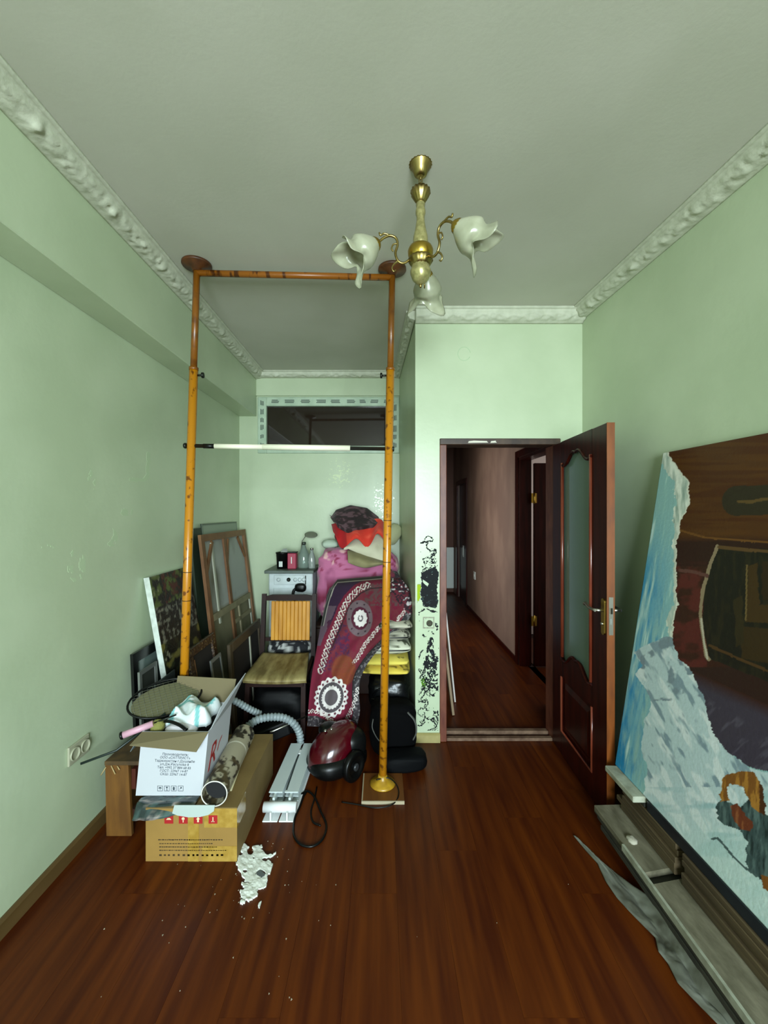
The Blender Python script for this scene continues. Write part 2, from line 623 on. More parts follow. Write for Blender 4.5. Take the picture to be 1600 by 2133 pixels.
# ---- cornices: concave moulding with cast leaves
def cornice(name, p0, p1, inward, label, w=0.098, h=0.066, flip=0.0, seed=1):
    p0 = np.array(p0, float); p1 = np.array(p1, float)
    L = np.linalg.norm(p1 - p0); n = int(L / 0.010)
    d = (p1 - p0) / L; inw = np.array([*inward, 0.0])
    prof = []
    for t in np.linspace(0, 1, 15):
        a = t * math.pi / 2
        prof.append((w * (1 - math.cos(a)) if False else w * t, h * (1 - t)))
    prof = np.array(prof)
    # a reeded lip along the ceiling edge, an ogee in the middle, a bead along the wall
    tt = np.linspace(0, 1, 15)
    belly = 0.016 * np.sin(tt * math.pi * 1.0) - 0.012 * np.exp(-((tt - 0.80) / 0.06) ** 2) + 0.007 * np.exp(-((tt - 0.95) / 0.05) ** 2) + 0.004 * np.exp(-((tt - 0.05) / 0.05) ** 2)
    s = np.linspace(0, L, n)
    S, T = np.meshgrid(s, tt)
    per = 0.42
    ph = (S % per) / per
    leaf = np.exp(-((ph - 0.5) / 0.045) ** 2) * np.exp(-((T - 0.42) / 0.22) ** 2) * 0.011
    vine = 0.011 * (fbm(S * 42, T * 6 + 3, seed, 3) - 0.35) * np.exp(-((T - 0.42) / 0.26) ** 4) * 2.0
    scroll = 0.004 * np.maximum(0, np.cos((T - 0.42 - 0.16 * np.sin(ph * math.pi * 4)) * 14)) * np.exp(-((T - 0.42) / 0.28) ** 4)
    off = belly[:, None] - leaf * -1.0 + vine + scroll
    nrm = np.array([h, w]) / math.hypot(h, w)            # outward in (inward, down)
    A = (w * T + off * nrm[0]); D = (h * (1 - T) + off * nrm[1])
    A[0] = 0; D[-1] = 0
    pts = p0 + S[..., None] * d + A[..., None] * inw + D[..., None] * np.array([0, 0, -1.0])
    # close the back into the corner
    back = np.stack([p0 + S[0][:, None] * d], 0)
    full = np.concatenate([pts, back], 0)
    nv, nu, _ = full.shape
    idx = np.arange(nv * nu).reshape(nv, nu); nx = np.roll(idx, -1, 0)
    a, b, c, e = idx[:, :-1].ravel(), idx[:, 1:].ravel(), nx[:, 1:].ravel(), nx[:, :-1].ravel()
    mb = MB(); mb.v = full.reshape(-1, 3).tolist(); mb.f = np.stack([a, b, c, e], 1).tolist(); mb.sm = [True] * len(mb.f)
    mb.f += [tuple(idx[:, 0].tolist()), tuple(idx[::-1, -1].tolist())]; mb.sm += [False, False]
    return struct(mb.build(name, M_CORN), label)


cornice('trim_1', (XB, YR, H), (XB, YB, H), (1, 0), 'ornate plaster cornice over the boxed beam', seed=3)
cornice('trim_2', (xr(YR), YR, H), (xr(YD), YD, H), (-1, 0), 'ornate plaster cornice above the large painting', seed=5)
cornice('trim_3', (0.235, YD, H), (1.40, YD, H), (0, -1), 'ornate plaster cornice above the doorway', w=0.075, h=0.09, seed=8)
cornice('trim_4', (XB, YB - 0.025, H), (0.18, YB - 0.025, H), (0, -1), 'plaster cornice above the transom window', w=0.08, h=0.055, seed=9)
cornice('trim_5', (0.235, YD, H), (0.18, YB, H), (-1, -0.04), 'plaster cornice on the partition side', w=0.06, h=0.06, seed=11)

# ---- skirting
struct(MB().prism([(XL, YR, 0), (XL + 0.020, YR, 0), (XL + 0.016, YR, 0.055), (XL + 0.008, YR, 0.066), (XL, YR, 0.066)], (0, YB - YR, 0)).build('baseboard_left', M_BASE), 'brown wooden skirting on the socket side')
struct(MB().prism([(0.228, YD, 0), (0.228, YD - 0.022, 0), (0.228, YD - 0.018, 0.05), (0.228, YD - 0.006, 0.06), (0.228, YD, 0.06)], (0.178, 0, 0)).build('baseboard_door', M_BASEL), 'short pale skirting beside the doorway')
struct(MB().box(0.20, 0.235, YD, YB, 0, 0.06).build('baseboard_partition', M_BASEL), 'pale skirting of the partition')

# ---- sparkle highlights on the alcove wall, put in as pale raised flecks
def wall_glints():
    xs = np.arange(-.60, .16, .0045); zs = np.arange(1.45, 2.15, .0045)
    Xg, Zg = np.meshgrid(xs, zs)
    pts = np.stack([Xg, np.full_like(Xg, YB), Zg], -1)
    px, py = proj(pts)
    d1 = np.hypot((px - 709) / 27, (py - 987) / 30); d2 = np.hypot((px - 800) / 22, (py - 1040) / 42)
    g = fbm(px * .30, py * .42, 77, 3)
    m = (g > .60 + .16 * np.minimum(d1, d2) ** 2) & (np.minimum(d1, d2) < 1.15)
    return patch(pts, m, .0012, np.zeros(px.shape + (3,)) + lin('d6e3bb'), (0, -1, 0))
wall_glints().build('glint_flecks', vcol('pale_glint', .2), wback)
# smoothed filler marks on the left wall
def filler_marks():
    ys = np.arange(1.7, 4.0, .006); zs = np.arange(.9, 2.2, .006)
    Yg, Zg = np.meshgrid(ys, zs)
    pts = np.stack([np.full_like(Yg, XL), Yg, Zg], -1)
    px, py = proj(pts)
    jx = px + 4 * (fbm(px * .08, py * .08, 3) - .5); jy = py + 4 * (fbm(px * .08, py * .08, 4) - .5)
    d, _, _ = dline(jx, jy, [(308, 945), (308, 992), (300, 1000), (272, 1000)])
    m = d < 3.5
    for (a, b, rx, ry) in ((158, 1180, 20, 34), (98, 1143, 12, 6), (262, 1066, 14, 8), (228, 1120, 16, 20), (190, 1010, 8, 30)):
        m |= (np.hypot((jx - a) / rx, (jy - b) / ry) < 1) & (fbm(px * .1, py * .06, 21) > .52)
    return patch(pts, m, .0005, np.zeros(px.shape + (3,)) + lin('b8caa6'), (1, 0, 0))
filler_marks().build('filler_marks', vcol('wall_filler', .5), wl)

# ---- transom window in the alcove
M_UPVC = mat('film_covered_frame', 'a9bda6', 0.35, color2='b9cbb4', scale=12)
M_DGLASS = mat('dark_glass', '241c16', 0.04, spec=0.6)
M_INK = mat('dark_print', '3a4640', 0.6)
win = thing('window_1', None, None, ((WX0 + WX1) / 2, YB, WZ0)); struct(win, 'dark transom window with a film covered white frame')
fx0, fx1, fz0, fz1 = WX0 + 0.088, WX1 - 0.088, WZ0 + 0.075, WZ1 - 0.090
MB().box(WX0, fx0, YB - 0.02, YB + 0.06, WZ0, WZ1).build('frame_stile', M_UPVC, win, bevel=0.005)
MB().box(fx1, WX1, YB - 0.02, YB + 0.06, WZ0, WZ1).build('frame_stile', M_UPVC, win, bevel=0.005)
MB().box(fx0, fx1, YB - 0.02, YB + 0.06, fz1, WZ1).build('frame_rail', M_UPVC, win, bevel=0.005)
MB().box(fx0, fx1, YB - 0.02, YB + 0.06, WZ0, fz0).build('frame_rail', M_UPVC, win, bevel=0.005)
MB().box(fx0, fx1, YB + 0.02, YB + 0.03, fz0, fz1).build('pane', M_DGLASS, win)
rs = random.Random(4)
mk = MB()
xk = fx0 + 0.05
while xk < fx1 - 0.06:
    wk = rs.uniform(0.07, 0.11)
    for q in range(3):
        zz = WZ1 - 0.045 + (q - 1) * 0.012
        mk.box(xk + rs.uniform(0, .012), xk + wk - rs.uniform(0, .015), YB - 0.0212, YB - 0.0195, zz - 0.0035, zz + 0.0035)
    xk += wk + rs.uniform(0.035, 0.06)
for sx in (WX0 + 0.045, WX1 - 0.045):
    zk = WZ0 + 0.05
    while zk < WZ1 - 0.09:
        hk = rs.uniform(0.05, 0.08)
        for q in range(3):
            xx = sx + (q - 1) * 0.012
            mk.box(xx - 0.0035, xx + 0.0035, YB - 0.0212, YB - 0.0195, zk + rs.uniform(0, .01), zk + hk - rs.uniform(0, .01))
        zk += hk + rs.uniform(0.02, 0.04)
mk.build('film_print', M_INK, win)

# ---- doorway frame and threshold
M_FRAME = mat('frame_wood_chipped', '5b2a1d', 0.45, color2='74402e', scale=14, stretch=(2, 2, 0.7))
df = thing('door_frame', None, None, (0.82, YD, 0)); struct(df, 'chipped mahogany doorframe'); df.name = 'door_3'; ORG['door_3'] = ORG['door_frame']
IX0, IX1, IZ = 0.452, 1.195, 2.066
MB().box(DX0, IX0, YD - 0.012, YD + 0.13, 0, IZ).build('jamb', M_FRAME, df, bevel=0.004)
MB().box(IX1, DX1, YD - 0.002, YD + 0.13, 0, IZ).build('jamb', M_FRAME, df, bevel=0.004)
MB().box(DX0, DX1, YD - 0.012, YD + 0.13, IZ, DZ).build('head', mat('frame_head_chipped', '2e1c12', 0.5, color2='4a3526', scale=14), df, bevel=0.004)
# chips of bare white plaster along the head
ch = MB()
for a, b in ((0.60, 0.74), (0.755, 0.80)):
    zz = IZ + 0.012
    ch.prism([(a, YD - 0.012, zz), (b, YD - 0.012, zz + .002), (b - .01, YD - 0.012, zz + .013), (a + .04, YD - 0.012, zz + .016), (a + .005, YD - 0.012, zz + .012)], (0, -0.002, 0))
ch.build('bare_plaster', mat('bare_plaster', 'd8d3c6', 0.8), df)
MB().box(IX0, IX1, YD - 0.005, YD + 0.035, 0, 0.022).build('threshold_strip', mat('worn_threshold', '7d6350', 0.5, color2='5b4233', scale=20), df, bevel=0.005)
MB().box(IX0, IX1, YD + 0.075, YD + 0.12, 0, 0.030).build('threshold_strip', MATS['worn_threshold'], df, bevel=0.005)

# ---- the open door leaf
leaf = thing('door_1', None, None, (1.19, YD - 0.012, 0)); struct(leaf, 'open mahogany door with a scalloped glass panel')
hinge = np.array([1.188, 2.864, 0.0]); free = np.array([1.160, 2.125, 0.0])
lu = (free - hinge); LW = np.linalg.norm(lu); lu /= LW
ln = np.array([-lu[1], lu[0], 0.0])                       # outward normal
ln = ln if ln[0] < 0 else -ln                            # towards the room's middle
LZ0, LZ1, LT = 0.008, 2.060, 0.040
def L3(u, z, o=0.0):                                     # leaf coordinates, o = out of the face towards the room
    return hinge + lu * u + np.array([0, 0, z]) + ln * o
def leafbox(mb, u0, u1, z0, z1, o0=-LT, o1=0.0):
    p = [L3(u0, z0, o1), L3(u1, z0, o1), L3(u1, z0, o0), L3(u0, z0, o0)]
    return mb.hexa(p + [q + np.array([0, 0, z1 - z0]) for q in p])
GU0, GU1, GZT, GZB = 0.150, 0.575, 1.915, 0.640
def og(u, z0, amp):                                      # scallop line
    t = (u - GU0) / (GU1 - GU0)
    s = 0.5 - 0.5 * math.cos(2 * math.pi * t)
    return z0 + amp * (s ** 1.5) + 0.016 * math.sin(2 * math.pi * t * 2) * (1 if t < .5 else -1) * -1
us = np.linspace(GU0, GU1, 25)
leafbox(MB(), 0, GU0, LZ0, LZ1).build('stile', M_MAHOG, leaf, bevel=0.003)
leafbox(MB(), GU1, LW - 0.004, LZ0, LZ1).build('stile', M_MAHOG, leaf, bevel=0.003)
leafbox(MB(), LW - 0.004, LW, LZ0, LZ1).build('lock_edge', M_MAHOGE, leaf)
tp = [L3(u, og(u, GZT, 0.05)) for u in us] + [L3(GU1, LZ1), L3(GU0, LZ1)]
MB().prism(tp, -ln * LT).build('top_rail', M_MAHOG, leaf)
mp_ = [L3(u, og(u, GZB, 0.05)) for u in us] + [L3(GU1, 0.52), L3(GU0, 0.52)]
MB().prism(mp_, -ln * LT).build('middle_rail', M_MAHOG, leaf)
leafbox(MB(), GU0, GU1, LZ0, 0.16).build('bottom_rail', M_MAHOG, leaf)
leafbox(MB(), GU0, GU1, 0.16, 0.52, -LT + 0.012, -0.012).build('lower_panel', M_MAHOG, leaf)
rp = MB(); rp.hexa([L3(GU0 + .03, .19, -.012), L3(GU1 - .03, .19, -.012), L3(GU1 - .03, .49, -.012), L3(GU0 + .03, .49, -.012),
                    L3(GU0 + .06, .22, -.001), L3(GU1 - .06, .22, -.001), L3(GU1 - .06, .46, -.001), L3(GU0 + .06, .46, -.001)])
rp.build('raised_field', M_MAHOG, leaf)
M_FGLASS = mat('frosted_glass', '6d8478', 0.14, spec=0.5)
gl = [L3(u, og(u, GZT, 0.05) + 0.004, -0.017) for u in us] + [L3(u, og(u, GZB, 0.05) - 0.004, -0.017) for u in us[::-1]]
MB().prism(gl, -ln * 0.006).build('pane', M_FGLASS, leaf)
M_BEAD = mat('mahogany_bead', '6a2a1a', 0.25, color2='7d3a26', scale=8, stretch=(3, 3, .5), coat=0.3)
for uu in (GU0 + 0.012, GU1 - 0.012):
    MB().tube([L3(uu, GZB + .012, 0.0), L3(uu, GZT + .004, 0.0)], 0.011, 8).build('glazing_bead', M_BEAD, leaf)
MB().tube([L3(u, og(u, GZT, .05) - .004, 0.0) for u in us], 0.009, 8).build('glazing_bead', M_MAHOG, leaf)
MB().tube([L3(u, og(u, GZB, .05) + .004, 0.0) for u in us], 0.009, 8).build('glazing_bead', M_MAHOG, leaf)
MB().tube([L3(GU0, .52), L3(GU0, .16), L3(GU1, .16), L3(GU1, .52)], 0.008, 8).build('panel_moulding', M_BEAD, leaf)
# handles
for side in (1, -1):
    base = 0.0 if side == 1 else -LT
    o_ = lambda d: base + side * d
    hp = MB()
    pts = []
    for k in range(25):
        a = 2 * math.pi * k / 24
        pts.append((0.017 * math.cos(a), 0.078 * np.sign(math.sin(a)) + 0.017 * math.sin(a) if abs(math.sin(a)) > 0.02 else 0.078 * math.copysign(1, math.sin(a))))
    poly = [L3(0.706 + a, 1.052 + b, o_(0.0)) for a, b in pts[:-1]]
    hdl = hp.prism(poly, ln * side * 0.006).build('handle_plate', M_BRASS, leaf)
    MB().tube([L3(0.706, 1.085, o_(0.004)), L3(0.706, 1.085, o_(0.045))], 0.009, 10).build('spindle', M_STEEL, hdl)
    MB().tube(catmull([L3(0.708, 1.085, o_(0.045)), L3(0.66, 1.086, o_(0.050)), L3(0.62, 1.092, o_(0.047)), L3(0.592, 1.096, o_(0.044)), L3(0.580, 1.092, o_(0.042))], 5), [0.008] * 11 + [0.007] * 5 + [0.010] * 5, 10).build('lever', M_STEEL if side == 1 else M_BLACKP, hdl)
    MB().lathe([(0.007, 0), (0.0085, .004), (0.006, 0.010)], L3(0.706, 1.015, o_(0.005)), 10, ln * side).build('key_rose', M_STEEL, hdl)
lp = MB(); lp.hexa([L3(LW, 0.965, -.031), L3(LW, 0.965, -.009), L3(LW + .0025, 0.965, -.009), L3(LW + .0025, .965, -.031),
                    L3(LW, 1.160, -.031), L3(LW, 1.160, -.009), L3(LW + .0025, 1.160, -.009), L3(LW + .0025, 1.160, -.031)])
lpo = lp.build('lock_plate', mat('worn_steel', '8e8a7c', 0.35, metal=0.8), leaf)
lb = MB(); lb.hexa([L3(LW, 1.075, -.026), L3(LW, 1.075, -.014), L3(LW + .012, 1.075, -.014), L3(LW + .006, 1.075, -.026),
                    L3(LW, 1.105, -.026), L3(LW, 1.105, -.014), L3(LW + .012, 1.105, -.014), L3(LW + .006, 1.105, -.026)])
lb.build('latch_bolt', M_STEEL, lpo)
leafbox(MB(), LW + .0026, LW + .004, 1.02, 1.05, -.024, -.014).build('dead_bolt', M_STEEL, lpo)

# ---- the hallway beyond
HX0, HX1, HY1 = 0.40, 1.435, 8.25
hf = MB().box(HX0 - 0.1, 3.2, YD + 0.06, HY1 + 0.1, -0.12, -0.009).build('floor', M_FLOORG); struct(hf, 'dark brown laminate floor of the hallway')
for i in range(6):
    x = HX0 + 0.02 + pw * (i + 0.5) - 0.06
    y = YD + 0.06 - [0.3, 0.8, 0.1, 0.6, 1.0, 0.4][i]
    while y < HY1:
        y0, y1 = max(y, YD + 0.06), min(y + pl, HY1)
        if y1 - y0 > .05:
            plank_at(hf, x, y0, pw, y1 - y0)
        y += pl
for i in range(8):
    plank_at(hf, HX1 + 0.25 + pw * i, YD + 0.15, pw, 2.2)
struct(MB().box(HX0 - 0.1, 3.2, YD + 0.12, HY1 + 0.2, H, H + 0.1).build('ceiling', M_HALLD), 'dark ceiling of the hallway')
kw = MB().box(HX0 - 0.1, HX0, YB + .12, 4.7, 0, H).box(HX0 - 0.1, HX0, 5.7, HY1, 0, H).box(HX0 - 0.1, HX0, 4.7, 5.7, 2.3, H)  # gap left in this unseen wall for the added hall light
struct(kw.build('wall_hall', M_HALL), 'hallway wall beyond the partition')
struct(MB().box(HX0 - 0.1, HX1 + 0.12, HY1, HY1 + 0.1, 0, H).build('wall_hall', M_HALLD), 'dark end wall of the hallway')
SY0, SY1, SZ = 3.42, 4.315, 2.165                        # opening of the side room
hw = MB()
hw.box(HX1, HX1 + .12, YD + 0.12, SY0, 0, H)
hw.box(HX1, HX1 + .12, SY1, 6.98, 0, H); hw.box(HX1, HX1 + .12, 7.80, HY1, 0, H)
hw.box(HX1, HX1 + .12, SY0, SY1, SZ, H); hw.box(HX1, HX1 + .12, 6.98, 7.80, 2.1, H)
struct(hw.build('wall_hall', M_HALL), 'brownish hallway wall with two doors')
struct(MB().box(HX1 - .012, HX1, SY1 + .07, 6.9, 0, .055).build('baseboard_hall', M_MAHOG), 'dark skirting of the hallway')
# side-room door: frame and leaf opened into the side room
sf = thing('door_4', None, None, (HX1, SY1, 0)); struct(sf, 'mahogany doorframe in the hallway wall')
for (a, b, c, d) in ((SY1, SY1 + .075, 0, SZ + .07), (SY0 - .075, SY0, 0, SZ + .07)):
    MB().box(HX1 - .018, HX1, a, b, c, d).build('casing', M_MAHOG, sf, bevel=.004)
MB().box(HX1 - .018, HX1, SY0, SY1, SZ, SZ + .07).build('casing', M_MAHOG, sf, bevel=.004)
MB().box(HX1, HX1 + .12, SY1 - .03, SY1, 0, SZ).build('jamb', M_MAHOG, sf)
MB().box(HX1, HX1 + .12, SY0, SY0 + .03, 0, SZ).build('jamb', M_MAHOG, sf)
MB().box(HX1, HX1 + .12, SY0 + .03, SY1 - .03, SZ - .03, SZ).build('head', M_MAHOG, sf)
sl = thing('door_2', None, None, (HX1 + .13, SY1 - .05, 0)); struct(sl, 'mahogany door opened into the side room')
sx0, sx1, sy = HX1 + .135, HX1 + .135 + .80, SY1 - .055
MB().box(sx0, sx1, sy - .02, sy + .02, .01, 2.10).build('leaf', M_MAHOG, sl, bevel=.003)
for (z0, z1) in ((.2, .85), (1.0, 1.95)):
    MB().box(sx0 + .12, sx1 - .12, sy - .026, sy - .018, z0, z1).build('raised_panel', M_BEAD, sl, bevel=.006)
for z in (.48, 1.74):
    hg = MB().tube([(HX1 + .128, sy - .03, z - .06), (HX1 + .128, sy - .03, z + .06)], .009, 10)
    hg.box(HX1 + .10, HX1 + .155, sy - .032, sy - .028, z - .05, z + .05)
    hg.build('hinge', M_BRASS, sl)
# side room shell
M_SIDE = mat('side_room_paint', 'd8cfc8', .7)
struct(MB().box(HX1 + .12, 3.2, 5.4, 5.5, 0, H).build('wall_side_room', M_SIDE), 'pale wall of the side room')
struct(MB().box(3.1, 3.2, YD + .12, 5.4, 0, H).build('wall_side_room', M_SIDE), 'pale far wall of the side room')
struct(MB().box(1.70, 3.1, YD + .02, YD + .12, 0, H).build('wall_side_room', M_SIDE), 'pale near wall of the side room')
# far hall door
fd = thing('door_5', None, None, (HX1, 7.4, 0)); struct(fd, 'dark door at the end of the hallway')
for (a, b) in ((6.92, 6.99), (7.79, 7.86)):
    MB().box(HX1 - .018, HX1 + .02, a, b, 0, 2.17).build('casing', M_MAHOG, fd)
MB().box(HX1 - .018, HX1 + .02, 6.99, 7.79, 2.09, 2.17).build('casing', M_MAHOG, fd)
MB().box(HX1 + .03, HX1 + .07, 6.99, 7.79, 0, 2.09).build('leaf', M_MAHOG, fd)
MB().box(HX1 + .022, HX1 + .03, 7.10, 7.68, 1.1, 1.9).build('raised_panel', M_MAHOG, fd)
MB().box(HX1 + .022, HX1 + .03, 7.10, 7.68, .25, .95).build('raised_panel', M_MAHOG, fd)
# ================================================================== things: frame, chandelier, wall marks
M_YEL = mat('yellow_enamel', 'b8770e', 0.3, color2='6a3a08', scale=30, lo=0.58, hi=0.66, coat=0.3)
M_YELD = mat('brown_enamel', '7d4a0c', 0.35, color2='5a3008', scale=14, lo=0.5, hi=0.7, coat=0.2)
M_RUST = mat('rusty_flange', '5c3310', 0.5, color2='3d2009', scale=20)
M_GRIP = mat('white_grip', 'e9e6cf', 0.5)
M_DKMETAL = mat('dark_bolt', '2a2d28', 0.35, metal=0.7)

pf = thing('pull_up_frame', 'yellow floor-to-ceiling steel pull-up frame with a white grip crossbar', 'exercise frame', (-0.55, 2.37, 0))
LB, LTp = np.array([-1.135, 2.33, 0.0]), np.array([-1.043, 2.33, 2.965])
RB, RTp = np.array([0.006, 2.40, 0.022]), np.array([0.061, 2.375, 2.965])
def on(a, b, z): return a + (b - a) * (z - a[2]) / (b[2] - a[2])
for a, b, zj in ((LB, LTp, 2.41), (RB, RTp, 2.425)):
    j = on(a, b, zj)
    po = MB().tube([a, j], 0.0235, 16).build('post', M_YEL, pf)
    MB().tube([on(a, b, zj - .012), on(a, b, zj + .004)], 0.0255, 16).build('collar', M_YELD, po)
    for zz in (1.26, 1.10) if a is LB else (1.31, 1.55):
        MB().tube([on(a, b, zz - .002), on(a, b, zz + .002)], 0.0242, 16).build('groove', mat('groove_dark', '3a2206', .6), po)
    MB().tube([j, b], 0.0185, 14).build('upper_tube', M_YELD, pf)
    tilt = Vector((0.05, 0.03, 1)) if a is LB else Vector((0, 0, 1))
    MB().lathe([(0.022, 2.955), (0.03, 2.975), (0.078, 2.985), (0.081, 2.990), (0.080, 2.9995)], (b[0], b[1], 0), 28).build('ceiling_flange', M_RUST, pf)
    s = 1 if a is LB else -1
    kz = on(a, b, zj - 0.04)
    MB().tube([kz + np.array([s * .02, 0, 0]), kz + np.array([s * .055, 0, 0])], .006, 8).lathe([(.004, 0), (.016, .002), (.016, .012), (.009, .014)], kz + np.array([s * .045, 0, 0]), 12, (s, 0, 0)).build('clamp_screw', M_DKMETAL, pf)
MB().tube([LTp + np.array([0, 0, -.018]), RTp + np.array([0, 0, -.018])], .0175, 14).build('top_bar', mat('brown_enamel_chipped', '8a5010', .35, color2='4a2405', scale=9, stretch=(3, 1, 1), lo=.55, hi=.62), pf)
MB().lathe([(.072, .0185), (.075, .024), (.066, .032), (.034, .046), (.028, .060), (.0245, .075)], (RB[0], RB[1], 0), 28).build('foot', mat('yellow_foot', 'b38a22', .35, color2='8a6414', scale=18), pf)
MB().lathe([(.072, .0), (.075, .012), (.034, .03), (.0245, .055)], (LB[0], LB[1], 0), 24).build('foot', MATS['yellow_foot'], pf)
ca, cb = on(LB, LTp, 1.972) + np.array([0, -.0, 0]), on(RB, RTp, 1.963)
cx = lambda t: ca + (cb - ca) * t
cbar = MB().tube([cx(-.035), cx(1.02)], .011, 12).build('crossbar', mat('black_bar', '14120f', .4), pf)
MB().tube([cx(.115), cx(.36)], .0145, 14).build('grip', M_GRIP, cbar)
MB().tube([cx(.355), cx(.80)], .0165, 14).build('grip', M_GRIP, cbar)
MB().tube([cx(.06), cx(.115)], .0135, 14).build('sleeve', M_BLACKP, cbar)
for t in (-.03, 1.02):
    MB().lathe([(.013, -.008), (.016, -.004), (.016, .004), (.013, .008)], cx(t), 12, (1, 0, 0)).build('end_nut', M_DKMETAL, cbar)

bd = MB().box(-0.104, 0.125, 2.262, 2.50, 0, .017).build('base_board', mat('brown_board', '5a3210', .45, color2='6d3f15', scale=5, stretch=(4, .6, 1)))
tag(bd, 'square brown board under the foot of the yellow frame', 'board')
MB().box(-0.104, 0.125, 2.256, 2.262, 0, .0172).build('edge_strip', mat('pale_edge', 'a79a80', .5), bd)
MB().box(-0.110, -0.104, 2.256, 2.50, 0, .0172).build('edge_strip', MATS['pale_edge'], bd)
cw = MB().tube(catmull([(-.03, 2.37, .062), (0.04, 2.385, .062), (.085, 2.35, .045), (.095, 2.30, .023), (.06, 2.245, .010), (-.03, 2.225, .004), (-.13, 2.25, .004), (-.22, 2.27, .004)], 8), .0035, 8)
tag(cw.build('thin_cable', M_BLACKP), 'thin dark cable looped over the yellow foot', 'cable')

# ---- chandelier
M_SHADE = mat('alabaster_glass', 'cfd0b6', .25, color2='abae92', scale=7, lo=.4, hi=.65, trans=.35, spec=.5)
M_GOLDP = mat('pearl_enamel', 'a8a06c', .3, metal=.45, color2='8c8656', scale=60, lo=.4, hi=.6)
c0 = np.array([.157, 1.665, 0.0])
cz = lambda y: HC + (CY - y) / (F / 1.665)
ch = thing('chandelier', 'brass chandelier with three ruffled alabaster glass shades', 'chandelier', (c0[0], c0[1], 2.45))
MB().lathe([(.012, cz(368)), (.024, cz(365)), (.030, cz(355)), (.042, cz(345)), (.050, cz(334)), (.050, cz(326)), (.046, 2.999)], c0, 40, flute=20, famp=.035).build('canopy', M_BRASSD, ch)
lk = MB()
zc0, zc1 = cz(366), cz(396)
for k in range(4):
    zz = zc0 + (zc1 - zc0) * (k + .5) / 4
    ring = [(c0[0] + (.0065 * math.cos(a) if k % 2 else 0), c0[1] + (0 if k % 2 else .0065 * math.cos(a)), zz + .011 * math.sin(a)) for a in np.linspace(0, 2 * math.pi, 15)[:-1]]
    MB().tube(ring, .0018, 6, closed=True).build('chain_link', M_BRASSD, ch)
MB().lathe([(.012, cz(424)), (.020, cz(420)), (.030, cz(411)), (.0385, cz(403)), (.037, cz(396)), (.030, cz(398))], c0, 40, flute=14, famp=.07).build('crown', M_BRASSD, ch)
MB().lathe([(.017, cz(522)), (.026, cz(514)), (.030, cz(503)), (.029, cz(493)), (.022, cz(478)), (.017, cz(462)), (.016, cz(452)), (.020, cz(446)), (.020, cz(438)), (.0165, cz(434)), (.019, cz(426)), (.012, cz(420))], c0, 28).build('stem', M_GOLDP, ch)
MB().lathe([(.030, cz(546)), (.044, cz(540)), (.050, cz(531)), (.0515, cz(523)), (.046, cz(516)), (.030, cz(511))], c0, 32).build('hub', M_BRASS, ch)
MB().lathe([(.034, cz(556)), (.040, cz(551)), (.049, cz(543)), (.047, cz(538)), (.035, cz(536))], c0, 40, flute=16, famp=.05).build('leaf_collar', M_BRASSD, ch)
MB().lathe([(.004, cz(593)), (.018, cz(590)), (.033, cz(582)), (.041, cz(570)), (.042, cz(564)), (.037, cz(560)), (.036, cz(556)), (.034, cz(550))], c0, 30).build('bulb_finial', M_GOLDP, ch)
MB().lathe([(.002, cz(600)), (.006, cz(597)), (.006, cz(593)), (.003, cz(590))], c0, 12).build('knob', M_BRASSD, ch)
def shade_mesh(base, axis, e1, e2, seed, L=.128):
    n, mrow = 48, 22
    V = []
    ax = Vector(axis).normalized()
    rings = []
    for side in (0, 1):
        for i in range(mrow):
            t = i / (mrow - 1)
            r = .026 + .040 * math.sin(min(t / .62, 1.0) * math.pi / 2) - .010 * math.sin(max(0, t - .55) / .45 * math.pi * .75) + .022 * max(0, t - .78) / .22
            r -= .0028 * side
            row = []
            for k in range(n):
                a = 2 * math.pi * k / n
                w = max(0, (t - .55) / .45) ** 1.6
                lob = math.cos(3 * a + seed)
                rr = r + w * (.022 * lob + .006 * math.cos(9 * a))
                hh = t * L + w * (.026 * lob + .006 * math.sin(6 * a + seed))
                row.append(Vector(base) + ax * hh + e1 * (rr * math.cos(a)) + e2 * (rr * math.sin(a)))
            rings.append(row)
    outer, inner = rings[:mrow], rings[mrow:]
    allr = outer + inner[::-1]
    mb = MB()
    V = [p for r in allr for p in r]
    Fc = []
    for i in range(len(allr) - 1):
        for k in range(n):
            l = (k + 1) % n
            Fc.append((i * n + k, i * n + l, (i + 1) * n + l, (i + 1) * n + k))
    i = len(allr) - 1
    for k in range(n):
        l = (k + 1) % n
        Fc.append((i * n + k, i * n + l, l, k))
    return mb.add(V, Fc, True)
